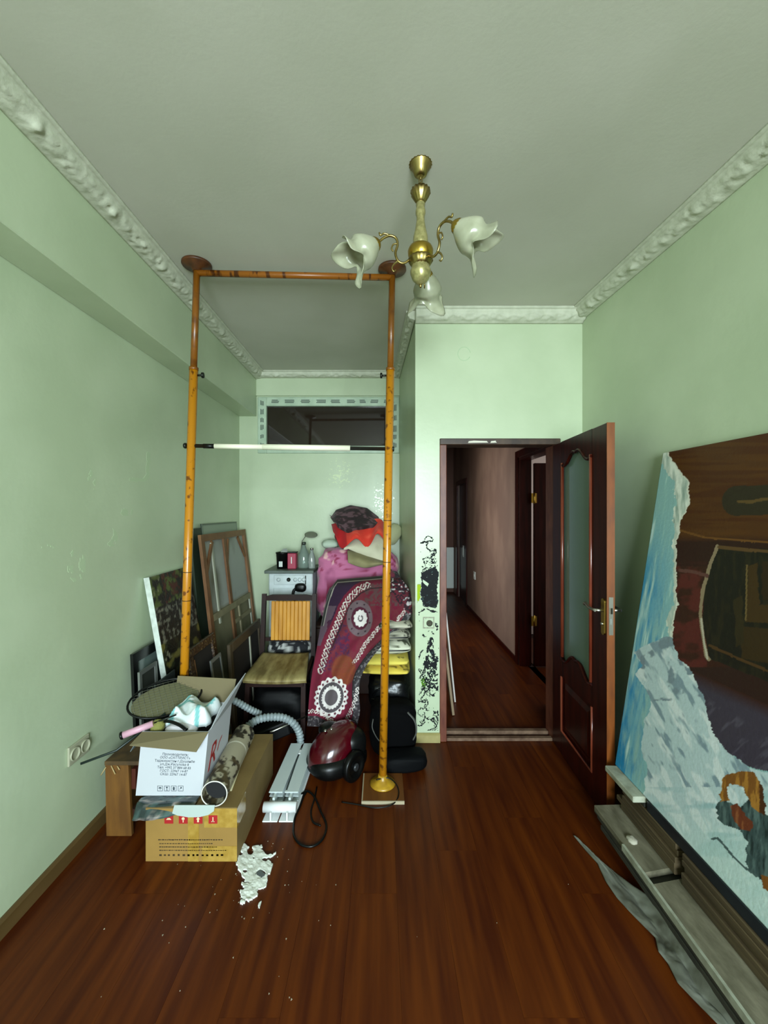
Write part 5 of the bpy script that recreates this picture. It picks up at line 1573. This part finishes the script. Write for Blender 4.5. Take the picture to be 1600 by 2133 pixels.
for k, (nm, z, hh, b, d_, th_, sc, lab, cx_) in enumerate(specs):
    cu = thing('floor_cushion', lab, 'cushion', (cx_, 3.11, z - hh), 'cushions stacked by the partition')
    pillow((cx_, 3.10, z), (.185 if k < 3 else .125, .15, hh), 50 + k, .04 * k - .05, 30, cushcol(b, d_, th_, sc, k), amp=.06, power=.3).build('cover', CV, cu)
    if k in (2, 3):
        ringp = [(cx_ + (.181 if k < 3 else .122) * np.sign(math.cos(a)) * abs(math.cos(a)) ** .3, 3.10 + .147 * np.sign(math.sin(a)) * abs(math.sin(a)) ** .3, z - .004) for a in np.linspace(0, 2 * math.pi, 49)[:-1]]
        MB().tube(ringp, .0055, 6, closed=True).build('piping', M_BLACKP, cu)
# dark floral bundle on top of the stack
tag(blob((.092, 3.44, .545), (.088, .11, .56), 61, .06, 2.2, e=.5, n=60, colf=lambda V: blend(blend(np.zeros((len(V), 3)) + lin('24121d'), '6b2436', (fbm(V[:, 0] * 22, V[:, 2] * 22, 3, 2) - .52) * 10), 'bdb4b8', (fbm(V[:, 0] * 26 + 7, V[:, 2] * 26, 13, 2) - .70) * 16)).build('floral_bundle', VC), 'tall dark maroon floral roll standing behind the cushion stack', 'bundle')
# ---- black bags under the cushions
M_LEATH = mat('black_leather', '08090a', .28, color2='0d0e10', scale=9, bump=.25, bump_scale=30, spec=.4)
lb_ = thing('leather_bag', 'shiny black leather bag under the cushion stack', 'bag', (.06, 3.05, .18))
blob((.055, 3.06, .295), (.150, .16, .115), 71, .08, 2.2, e=.55, n=26, flat=.95).build('body', M_LEATH, lb_)
MB().tube(catmull([(-.06, 2.915, .30), (-.03, 2.895, .35), (.02, 2.89, .355), (.05, 2.90, .31)], 7), .007, 8).build('handle', M_BLACKP, lb_)
MB().tube([(-.07, 2.905, .285), (.03, 2.895, .275)], .0025, 6).build('zip', M_STEEL, lb_)
bp_ = thing('black_backpack', 'black backpack standing on the floor by the partition', 'backpack', (.08, 2.86, 0))
blob((.075, 2.795, .155), (.155, .125, .165), 72, .08, 2.0, e=.5, n=26, flat=.93).build('body', mat('black_fabric', '030304', .9, spec=.1), bp_)
MB().tube(catmull([(.17, 2.70, .29), (.215, 2.685, .24), (.225, 2.68, .17), (.205, 2.68, .12)], 7), .005, 8, squash=2).build('strap', mat('grey_strap', '4a4a46', .6), bp_)
MB().tube(catmull([(-.055, 2.69, .25), (-.06, 2.675, .20), (-.03, 2.665, .14), (0, 2.665, .11)], 7), .004, 8).build('strap', MATS['grey_strap'], bp_)
tag(blob((.145, 2.592, .045), (.135, .078, .05), 73, .08, 2.2, e=.5, n=22, rot=.15, flat=.9).build('black_pouch', mat('black_nylon2', '030406', .7, spec=.12)), 'flat black pouch lying on the floor in front of the backpack', 'pouch')

# ---- vacuum cleaner
vc_ = thing('vacuum_cleaner', 'glossy dark red and black vacuum cleaner on the floor', 'vacuum cleaner', (-.26, 2.55, 0))
M_VRED = mat('metallic_red', '3d030c', .22, coat=.6, color2='4b0511', scale=3)
rot_ = math.radians(38)
blob((-.275, 2.545, .085), (.185, .145, .075), 81, .0, 1, e=.75, n=26, rot=rot_, flat=.9).build('chassis', M_BLACKP, vc_)
def hood():
    n1, n2 = 48, 20
    a = np.linspace(0, 2 * np.pi, n1, endpoint=False); t = np.linspace(0, 1, n2)
    pts = np.zeros((n2, n1, 3))
    for i, ti in enumerate(t):
        k = math.cos(ti * math.pi / 2) ** .6 if ti < 1 else 0
        x = .175 * k * np.cos(a) ; y = .125 * k * np.sin(a) * (1 - .12 * np.cos(a))
        z = .120 + .145 * math.sin(ti * math.pi / 2) * (1 - .0 * np.cos(a)) - .050 * (-np.cos(a)) * k * (1 if True else 0)
        pts[i] = np.stack([-.290 + x * math.cos(rot_) - y * math.sin(rot_), 2.545 + x * math.sin(rot_) + y * math.cos(rot_), np.maximum(z, .085)], -1)
    return closed_ball(pts)
hood().build('red_hood', M_VRED, vc_)
blob((-.205, 2.60, .160), (.090, .115, .092), 83, .0, 1, e=.75, n=20, rot=rot_).build('rear_cover', mat('dark_grey_plastic', '0b0c0c', .35, spec=.3), vc_)
blob((-.335, 2.60, .235), (.062, .05, .035), 84, .0, 1, e=.8, n=16, rot=rot_).build('hose_socket', M_BLACKP, vc_)
for (dx, dy, dz) in ((-.02, -.03, .03), (.015, -.012, .034), (.04, .015, .034)):
    MB().lathe([(.010, 0), (.010, .006), (.006, .010)], (-.325 + dx, 2.56 + dy, .236 + dz * .6), 12).build('button', M_STEEL, vc_)
wd = Vector((.80, -.60, 0))
for s_, c_ in ((1, (-.165, 2.455, .088)), (-1, (-.345, 2.62, .080))):
    w_ = MB().lathe([(.082, -.018), (.087, -.012), (.087, .012), (.082, .018), (.060, .022), (.055, .014), (.02, .014)], c_, 32, tuple(wd * s_)).build('wheel', M_BLACKP, vc_)
    MB().lathe([(.022, .012), (.022, .024), (.012, .027)], c_, 16, tuple(wd * s_)).build('hub_cap', mat('hub_grey', '2a2c2e', .3), w_)

# corrugated hoses behind the carton
M_HOSE = mat('grey_hose', '8f9a9c', .45, color2='7c8688', scale=30)
def hose(pts, r, name, label):
    c = catmull(pts, 26)
    L = 0; rr = []
    for i, p in enumerate(c):
        if i: L += np.linalg.norm(np.array(p) - np.array(c[i - 1]))
        rr.append(r * (1 + .12 * math.sin(L * 2 * math.pi / .022)))
    return tag(MB().tube(c, rr, 12).build(name, M_HOSE), label, 'hose')
hose([P(515, 1514, 2.56), P(535, 1500, 2.60), P(560, 1494, 2.64), P(590, 1495, 2.68), P(612, 1507, 2.70), P(624, 1528, 2.72), P(626, 1548, 2.72)], .023, 'arched_hose', 'grey corrugated hose arching over to the radiator')
hose([P(470, 1452, 2.58), P(495, 1463, 2.62), P(520, 1477, 2.66), P(541, 1487, 2.70)], .020, 'straight_hose', 'short grey hose end poking out behind the white box')
tag(MB().tube([P(562, 1526, 2.60), P(645, 1489, 2.83)], .006, 8).build('metal_rod', M_STEEL), 'thin metal rod lying across below the chair', 'rod')

# ---- aluminium radiator section lying on the floor
M_RAD = mat('pale_radiator_enamel', 'c6d0d0', .4)
M_RADW = mat('white_radiator_enamel', 'e2e5e4', .35)
rd_ = thing('radiator_section', 'pale two-section aluminium radiator lying on the floor', 'radiator', (-.53, 2.42, 0))
for s_ in (-1, 1):
    xc = -.530 + s_ * .0425; sl_ = .0 
    sh2 = lambda y: .018 * (y - 2.2) / .5
    def rb(x0, x1, y0, y1, z0, z1):
        return MB().hexa([(x0 + sh2(y0), y0, z0), (x1 + sh2(y0), y0, z0), (x1 + sh2(y1), y1, z0), (x0 + sh2(y1), y1, z0), (x0 + sh2(y0), y0, z1), (x1 + sh2(y0), y0, z1), (x1 + sh2(y1), y1, z1), (x0 + sh2(y1), y1, z1)])
    rb(xc - .037, xc + .037, 2.225, 2.695, .083, .090).build('top_plate', M_RAD, rd_, bevel=.002)
    rb(xc - .006, xc + .006, 2.19, 2.69, .0, .083).build('web', M_RAD, rd_)
    for z in (.058, .034):
        rb(xc - .036, xc - .007, 2.235, 2.69, z, z + .004).build('fin', M_RAD, rd_)
        rb(xc + .007, xc + .036, 2.235, 2.69, z, z + .004).build('fin', M_RAD, rd_)
    rb(xc - .040, xc + .038, 2.125, 2.70, .0, .007).build('bottom_plate', M_RADW, rd_, bevel=.002)
    MB().box(xc - .004, xc + .004, 2.125, 2.19, .007, .05).build('end_web', M_RADW, rd_)
MB().tube([(-.618, 2.165, .052), (-.446, 2.165, .052)], .025, 20).build('header', M_RADW, rd_)
MB().tube([(-.598, 2.665, .048), (-.436, 2.665, .048)], .025, 20).build('header', M_RAD, rd_)
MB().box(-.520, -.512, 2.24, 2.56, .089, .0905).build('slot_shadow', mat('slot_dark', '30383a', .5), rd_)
MB().box(-.519, -.507, 2.575, 2.615, .088, .093).build('clip', M_RADW, rd_)

# ---- black cable loops on the floor
cp = [(627, 1655), (640, 1648), (655, 1660), (668, 1690), (680, 1720), (672, 1748), (650, 1763), (625, 1758), (612, 1738), (614, 1705), (625, 1680), (632, 1660), (638, 1650)]
tag(MB().tube(catmull([PZ(x, y, .006) for x, y in cp], 8), .0055, 8).build('black_cable', M_BLACKP), 'black power cable looped on the floor beside the radiator', 'cable')
cp = [(660, 1640), (655, 1665), (648, 1690), (652, 1712), (668, 1720)]
tag(MB().tube(catmull([PZ(x, y, .005) for x, y in cp], 8), .0045, 8).build('cable_end', M_BLACKP), 'short loose cable end inside the floor cable loop', 'cable')

# ---- torn white paper and plaster on the floor
def debris():
    xs = np.arange(-.80, -.49, .0022); ys = np.arange(1.66, 2.0, .0022)
    Xg, Yg = np.meshgrid(xs, ys)
    pts = np.stack([Xg, Yg, np.zeros_like(Xg)], -1)
    px, py = proj(pts)
    jx = px + 7 * (fbm(px * .12, py * .12, 3, 3) - .5) * 2; jy = py + 7 * (fbm(px * .12, py * .12, 13, 3) - .5) * 2
    m = inpoly(jx, jy, [(508, 1760), (517, 1766), (546, 1763), (541, 1772), (552, 1784), (572, 1781), (556, 1790), (562, 1800), (578, 1810), (556, 1828), (556, 1845), (535, 1855), (532, 1868), (522, 1880), (505, 1874), (497, 1868), (512, 1852), (500, 1846), (510, 1832), (500, 1822), (492, 1805), (496, 1785), (505, 1780)])
    for (cx_, cy_, rx, ry) in ((521, 1775, 7, 9), (551, 1793, 6, 5), (510, 1817, 5, 4), (543, 1822, 10, 8), (528, 1790, 2, 3), (512, 1840, 8, 2)):
        m &= np.hypot((px - cx_) / rx, (py - cy_) / ry) > 1
    for (cx_, cy_, r) in ((540, 1888, 4), (545, 1885, 3), (618, 1848, 4.5), (505, 1880, 3.5), (610, 1797, 2.5), (590, 1801, 2)):
        m |= np.hypot(jx - cx_, jy - cy_) < r
    h = .003 + .008 * fbm(px * .10, py * .10, 23, 3)
    col = np.zeros(px.shape + (3,)) + lin('dcded4')
    return patch(pts, m, h[..., None], col, (0, 0, 1))
tag(debris().build('torn_paper', vcol('torn_paper', .8)), 'torn crumpled white paper on the floor beside the brown carton', 'torn paper')
chip = MB().prism([PZ(531, 1822, .004), PZ(542, 1813, .004), PZ(553, 1822, .004), PZ(543, 1831, .004)], (0, 0, .003)).build('grey_chip', mat('grey_chip', '5a5f60', .4))
tag(chip, 'small grey square chip among the torn paper', 'chip')
cm = MB(); rs = random.Random(9)
for k in range(70):
    y_ = rs.uniform(.75, 2.2); x_ = rs.uniform(-1.1, .9)
    if k > 26: x_, y_ = rs.gauss(-.55, .12), rs.gauss(1.75, .13)
    r_ = rs.uniform(.001, .0028)
    a_ = rs.uniform(0, 6)
    q = [np.array([x_ + r_ * math.cos(a_ + j * 2.1), y_ + r_ * math.sin(a_ + j * 2.1) * 1.4, 0]) for j in range(3)]
    cm.prism(q, (0, 0, r_ * .8))
tag(cm.build('plaster_crumbs', mat('crumb', 'a89c86', .8), origin=(0, 1.5, 0)), 'tiny plaster crumbs scattered over the laminate floor', 'crumbs', kind='stuff')
# ================================================================== right side: big painting, boards, sheet
pg = thing('large_painting', 'very large unframed painting of a torn sky and dark interior leaning on the wall', 'painting', (1.2, 1.3, .338))
Y0p, Y1p = 2.06, .45
def PF(u, v, o=0.0):                 # u: far to near, v: bottom to top
    u = np.asarray(u, float); v = np.asarray(v, float)
    y = Y0p + (Y1p - Y0p) * u
    xb = 1.169 + 0 * u; xt = 1.408 + (Y0p - y) * .058
    x = xb + (xt - xb) * v
    return np.stack([x + o, y + 0 * v, .340 + (1.892 - .340) * v + 0 * u], -1)
def paint_big():
    n1, n2 = 420, 460
    uu = np.concatenate([np.linspace(0, .62, 340, endpoint=False), np.linspace(.62, 1, 60)])
    U, Vv = np.meshgrid(uu, np.linspace(0, 1, n2))
    pts = PF(U, Vv)
    px, py = proj(pts)
    br = fbm(px * .10 + py * .018, py * .009, 3, 4); bf = fbm(px * .16, py * .03, 8, 3); bd = fbm((px - py * .55) * .06, (py + px * .55) * .016, 18, 3)
    jx = px + 5 * (fbm(px * .09, py * .09, 31, 3) - .5) * 2
    # sky
    c = np.zeros(px.shape + (3,)) + lin('8db5b2')
    edge = np.interp(py, [942, 1592], [1383, 1283])
    t = (px - edge) / 130.0
    c = blend(c, '3f93b8', np.clip((.55 - t) * 1.6 + (br - .5) * 1.6, 0, 1) * np.clip((py - 1060) / 160, 0, 1))
    c = blend(c, '1f7fae', np.clip((.30 - t) * 3 + (bf - .5) * 2, 0, 1) * np.clip((py - 1150) / 120, 0, 1))
    c = blend(c, '9cc3b9', np.clip((br - .55) * 5, 0, 1) * .7); c = blend(c, 'bfd9d4', np.clip((br - .72) * 9, 0, 1))
    # white torn paper border
    cur = np.array([(1393, 940), (1412, 975), (1437, 1005), (1440, 1050), (1420, 1085), (1411, 1130), (1412, 1190), (1413, 1260), (1406, 1300), (1402, 1332), (1415, 1372), (1445, 1400), (1470, 1460), (1486, 1522), (1512, 1562), (1562, 1598), (1700, 1640), (2200, 1800)], float)
    bx = np.interp(py, cur[:, 1], cur[:, 0]) + 5 * (vnoise(py * .10, 0 * py, 5) - .5) + 3 * (vnoise(py * .3, 0 * py, 6) - .5)
    wd_ = np.interp(py, [940, 1000, 1060, 1090, 1130, 1240, 1290, 1335], [26, 30, 26, 14, 7, 6, 16, 5])
    tb = (px < bx) & (px > bx - wd_ * (.8 + .5 * bf)) & (py < 1340)
    c[tb] = lin('b3bfb2'); c = blend(c, 'dfe3d6', tb * np.clip((bf - .45) * 5, 0, 1)); c = blend(c, '869a8f', tb * np.clip((.42 - bf) * 6, 0, 1) * (py < 1090))
    c[(px < bx) & (px > bx - 3) & (py < 1420)] = lin('d9d6c6')
    # snow mountain
    mt = inpoly(jx, py, [(1322, 1360), (1345, 1345), (1392, 1325), (1404, 1330), (1420, 1374), (1450, 1400), (1475, 1460), (1490, 1522), (1515, 1562), (1565, 1600), (1700, 1640), (2300, 1800), (2300, 3200), (1900, 2400), (1600, 1950), (1340, 1665), (1352, 1600), (1336, 1560), (1345, 1500), (1360, 1470), (1348, 1440), (1326, 1405), (1340, 1385)])
    c[mt] = lin('b9cbcc')
    c = blend(c, 'd5dedd', mt * np.clip((bd - .50) * 9, 0, 1)); c = blend(c, '8397a0', mt * np.clip((fbm((px - py * .55) * .075, (py + px * .55) * .020, 41, 3) - .55) * 9, 0, 1) * (py < 1640))
    c = blend(c, '7b8b93', mt * np.clip((fbm(px * .05, py * .05, 47, 3) - .62) * 12, 0, 1) * (py < 1460))
    c = blend(c, '9fbdbf', mt * np.clip((fbm(px * .012, py * .05, 51, 3) - .5) * 5, 0, 1) * (py > 1640)); c = blend(c, 'c3dad2', mt * np.clip((py - 1680) / 120, 0, 1) * .7)
    # dark interior
    dk_ = (px > bx) & (py < 2000)
    dk_ &= ~((py > 1600) & (px < np.interp(py, [1600, 1640], [1562, 1800])))
    c[dk_] = lin('35180d')
    c = blend(c, '54300b', dk_ * np.clip((1128 - py) / 14, 0, 1) * (.8 + .6 * (fbm(px * .012, py * .09, 61, 3) - .5)))
    c = blend(c, '472207', dk_ * np.clip((1105 - py) / 14, 0, 1) * np.clip((fbm(px * .01, py * .12, 65, 3) - .52) * 8, 0, 1))
    c = blend(c, '55201a', dk_ * ((py > 1170) & (py < 1390) & (px < 1475)) * np.clip((fbm(px * .04, py * .06, 67, 3) - .40) * 5, 0, 1))
    c = blend(c, '2a120c', dk_ * ((py > 1128) & (py < 1180)) * .8)
    c = blend(c, '3c3541', dk_ * np.clip((py - (1395 + (px - 1440) * .45)) / 30, 0, 1)); c = blend(c, '2c1711', dk_ * ((py > 1390) & (py < 1395 + (px - 1440) * .45)))
    c = blend(c, '4d4753', dk_ * np.clip((py - (1430 + (px - 1440) * .6)) / 10, 0, 1) * np.clip((fbm((px - py) * .02, (px + py) * .08, 71, 3) - .52) * 8, 0, 1))
    wn = inpoly(px, py, [(1492, 1140), (1760, 1150), (1760, 1480), (1600, 1420), (1480, 1372), (1466, 1300), (1468, 1240)])
    c[wn] = lin('17150d'); c = blend(c, '241f10', wn * np.clip((bf - .5) * 5, 0, 1))
    for poly, cc in (([(1560, 1180), (1580, 1172), (1584, 1260), (1640, 1262), (1640, 1300), (1556, 1296)], '3d2a0f'), ([(1545, 1305), (1700, 1318), (1700, 1400), (1548, 1372)], '33240d'), ([(1530, 1250), (1548, 1240), (1552, 1340), (1534, 1350)], '2d2410'), ([(1590, 1170), (1700, 1165), (1700, 1250), (1590, 1250)], '2b1d0c')):
        c[inpoly(jx, py, poly) & wn] = lin(cc)
    def ln2(poly, w, cc):
        d, _, _ = dline(px, py, poly); c[(d < w * (.6 + .8 * bf)) & (px > bx)] = lin(cc)
    ln2([(1497, 1138), (1482, 1175), (1466, 1230), (1461, 1280), (1467, 1330), (1474, 1368), (1480, 1374)], 3.4, '8d7a5f'); ln2([(1463, 1290), (1469, 1340), (1476, 1372)], 1.8, 'b9b09c')
    ln2([(1500, 1140), (1560, 1146), (1700, 1156)], 3.2, '5a4022'); ln2([(1480, 1345), (1540, 1372), (1700, 1440)], 3, '4a3217')
    ln2([(1412, 1103), (1470, 1120), (1700, 1138)], 2.2, '6b441a'); ln2([(1418, 1188), (1450, 1192), (1475, 1200)], 3.5, '5d3a33'); ln2([(1558, 1178), (1556, 1292)], 1.6, '6a5530')
    ov = np.hypot(np.maximum(0, 1536 - px) / 30, (py - 1043 - (px - 1560) * -.03) / 31) < 1
    c[ov & (px > 1500)] = lin('2c2416'); dg, _, _ = dline(jx, py, [(1543, 1045), (1570, 1046), (1590, 1040), (1640, 1038)]); c[ov & (dg < 3.2)] = lin('5b4522')
    # bent figure
    arch = inpoly(jx, py, [(1503, 1670), (1506, 1625), (1516, 1615), (1545, 1607), (1572, 1608), (1590, 1640), (1597, 1680), (1596, 1700), (1578, 1690), (1560, 1665), (1553, 1645), (1520, 1632), (1518, 1650), (1522, 1668)]) & ~inpoly(px, py, [(1518, 1640), (1535, 1634), (1552, 1640), (1556, 1662), (1548, 1682), (1530, 1668), (1520, 1655)])
    body = inpoly(jx, py, [(1494, 1680), (1503, 1666), (1522, 1672), (1545, 1685), (1562, 1662), (1580, 1690), (1640, 1712), (1680, 1900), (1560, 1812), (1556, 1790), (1560, 1755), (1545, 1730), (1510, 1718), (1496, 1705)])
    c[body] = lin('3d4f4e'); c = blend(c, '576b68', body * np.clip((bf - .5) * 6, 0, 1)); c = blend(c, '22302f', body * np.clip((.42 - bf) * 7, 0, 1))
    c[arch] = lin('7d4f20'); c = blend(c, 'a8742f', arch * np.clip((bf - .52) * 8, 0, 1)); c = blend(c, '4a2a14', arch * (px > 1585))
    face = inpoly(jx, py, [(1522, 1680), (1538, 1674), (1556, 1695), (1570, 1715), (1566, 1732), (1545, 1728), (1530, 1705)]); c[face] = lin('6b3520'); c = blend(c, '8c5230', face * np.clip((bf - .55) * 8, 0, 1))
    dg, _, _ = dline(px, py, [(1486, 1748), (1496, 1746), (1510, 1760), (1530, 1785), (1552, 1806), (1580, 1826)]); c[dg < 2.3] = lin('4b5d5c')
    leg_ = inpoly(px, py, [(1588, 1822), (1640, 1840), (1640, 1880), (1592, 1850)]); c[leg_] = lin('7d4f20')
    return slab(pts[::-1], .004, c[::-1])
paint_big().build('painted_face', vcol('oil_paint_big', .42, bump=.10, bump_scale=70, spec=.35), pg)
def pbox(u0, u1, v0, v1, o0, o1):
    return MB().hexa([PF(u0, v0, o0), PF(u1, v0, o0), PF(u1, v0, o1), PF(u0, v0, o1), PF(u0, v1, o0), PF(u1, v1, o0), PF(u1, v1, o1), PF(u0, v1, o1)])
M_CEDGE = mat('painting_edge', '6f8f97', .7, color2='8a6f52', scale=2)
pbox(0, .02, 0, 1, .005, .028).build('stretcher_bar', M_STRET, pg); pbox(.98, 1, 0, 1, .005, .028).build('stretcher_bar', M_STRET, pg)
pbox(.02, .98, 0, .03, .005, .028).build('stretcher_bar', M_STRET, pg); pbox(.02, .98, .97, 1, .005, .028).build('stretcher_bar', M_STRET, pg)

# ---- pile of boards under the painting
M_B1 = mat('grey_dusty_board', '56513e', .8, color2='7a745f', scale=12, stretch=(2, .7, 1), lo=.35, hi=.70, detail=8, bump=.2, bump_scale=40)
M_B2 = mat('brown_board_edge', '3b3020', .6, color2='574830', scale=16, stretch=(1, .15, 6))
M_B3 = mat('dark_board', '2e2d27', .7, color2='403e34', scale=10)
M_B4 = mat('navy_panel', '10161d', .35, color2='1b252c', scale=4)
M_B5 = mat('white_primer', 'a6a996', .65, color2='7d7d6a', scale=16)
rs = random.Random(5)
names = ['lowest', 'second', 'third', 'fourth', 'fifth', 'sixth']
for k in range(6):
    z = k * .0232
    x0 = 1.105 - .012 * k + rs.uniform(-.01, .02)
    y1 = 2.045 - rs.uniform(0, .05)
    o = MB().box(x0, 1.45, .30 + rs.uniform(0, .1), y1, z, z + .0222).build('stacked_board', M_B3, bevel=.002)
    tag(o, f'dark dusty board, {names[k]} from the floor in the pile under the painting', 'board', 'dark boards at the bottom of the pile')
wz = .1395
o = MB().hexa([(1.048, 1.64, wz), (1.363, 1.70, wz), (1.40, 2.035, wz), (1.040, 2.02, wz), (1.048, 1.64, wz + .026), (1.363, 1.70, wz + .026), (1.40, 2.035, wz + .026), (1.040, 2.02, wz + .026)]).build('dusty_board', M_B1, bevel=.002)
tag(o, 'wide dusty grey board at the far end of the pile, behind the black gap', 'board', 'wide dusty boards')
o = thing('dusty_board', 'long dusty grey board with a white front edge, nearer than the black gap', 'board', (1.2, 1.0, wz), 'wide dusty boards')
MB().hexa([(1.046, .30, wz), (1.40, .30, wz), (1.37, 1.655, wz), (1.046, 1.592, wz), (1.046, .30, wz + .026), (1.40, .30, wz + .026), (1.37, 1.655, wz + .026), (1.046, 1.592, wz + .026)]).build('plank', M_B1, o, bevel=.002)
MB().box(1.035, 1.0455, .30, 1.78, wz + .002, wz + .0285).build('white_edge', M_B5, o)
for k in range(5):
    z = wz + .0262 + k * .0246
    for (ya, yb, w_) in ((1.625, 2.035, 'far'), (.32, 1.590, 'near')):
        x0 = 1.158 + rs.uniform(-.006, .008)
        o = MB().box(x0, 1.43, ya + rs.uniform(-.004, .004), yb - (rs.uniform(0, .05) if w_ == 'far' else 0), z, z + .0238).build('laminate_strip', M_B2, bevel=.003)
        tag(o, f'brown edged laminate strip, {names[k]} layer {"behind" if w_ == "far" else "nearer than"} the black gap in the pile', 'board', 'laminate strips in the pile')
zt_ = wz + .0262 + 5 * .0246
o = MB().box(1.163, 1.45, .35, 1.812, zt_, .339).build('navy_panel', M_B4, bevel=.003)
tag(o, 'dark navy panel directly under the large painting', 'panel')
o = MB().box(1.165, 1.43, 1.83, 2.04, zt_, .3115).build('dark_batten', M_B3, bevel=.002)
tag(o, 'dark batten under the short white offcut', 'batten')
o = MB().hexa([(1.112, 1.825, .312), (1.23, 1.825, .312), (1.23, 2.05, .312), (1.112, 2.055, .312), (1.112, 1.825, .339), (1.23, 1.825, .339), (1.23, 2.05, .339), (1.112, 2.055, .339)]).build('white_offcut', M_B5, bevel=.003)
tag(o, 'short white painted offcut at the far foot of the painting', 'offcut')
for k, (px_, py_, r_) in enumerate(((1316, 1752, .016), (1562, 1995, .022))):
    q = PZ(px_, py_, wz + .026)
    tag(blob(q + np.array([0, 0, r_ * .35]), (r_ * 1.2, r_ * 1.5, r_ * .6), 90 + k, .25, 3, e=.9, n=10).build('plaster_lump', mat('plaster_lump', 'a8a391', .9)), ('small plaster lump on the far dusty board', 'larger plaster lump on the near dusty board')[k], 'plaster lump')
# ---- grey plastic sheet along the boards
def sheet():
    lf = np.array([(1195, 1742), (1222, 1775), (1245, 1800), (1262, 1838), (1285, 1872), (1310, 1900), (1340, 1930), (1366, 1956), (1372, 1985), (1392, 2010), (1412, 2050), (1440, 2080), (1470, 2110), (1510, 2150), (1580, 2240)], float)
    L = np.array([PZ(a, b, 0) for a, b in lf])
    n1, n2 = 30, 120
    s = np.linspace(0, 1, len(L)); t = np.linspace(0, 1, n2)
    Lx, Ly = np.interp(t, s, L[:, 0]), np.interp(t, s, L[:, 1])
    Rx = np.interp(t, [0, .10, .28, .5, 1], [.965, 1.005, 1.085, 1.092, 1.092])
    U, T = np.meshgrid(np.linspace(0, 1, n1), t)
    X = Lx[:, None] + (Rx - Lx)[:, None] * U; Y = Ly[:, None] - .05 * U
    Z = .004 + .018 * fbm(U * 3 + 2, T * 14, 5, 3) * np.sin(U * np.pi) ** .6 + .055 * np.clip(U - .55, 0, 1) / .45 * np.clip((T - .15) * 4, 0, 1) + .012 * np.abs(np.sin(U * 6 + T * 9)) * np.clip(T * 4, 0, 1) * U
    g = fbm(U * 3, T * 12, 9, 3)
    c = np.zeros((n2, n1, 3)) + lin('66675c'); c = blend(c, '7d7f75', (g - .5) * 5); c = blend(c, '4d4c42', (.42 - g) * 5)
    pts = np.stack([X, Y, Z], -1)
    return slab(pts, .0025, c)
tag(sheet().build('plastic_sheet', vcol('grey_film_sheet', .35, bump=.2, bump_scale=30)), 'crumpled grey plastic sheet on the floor along the board pile', 'plastic sheet')
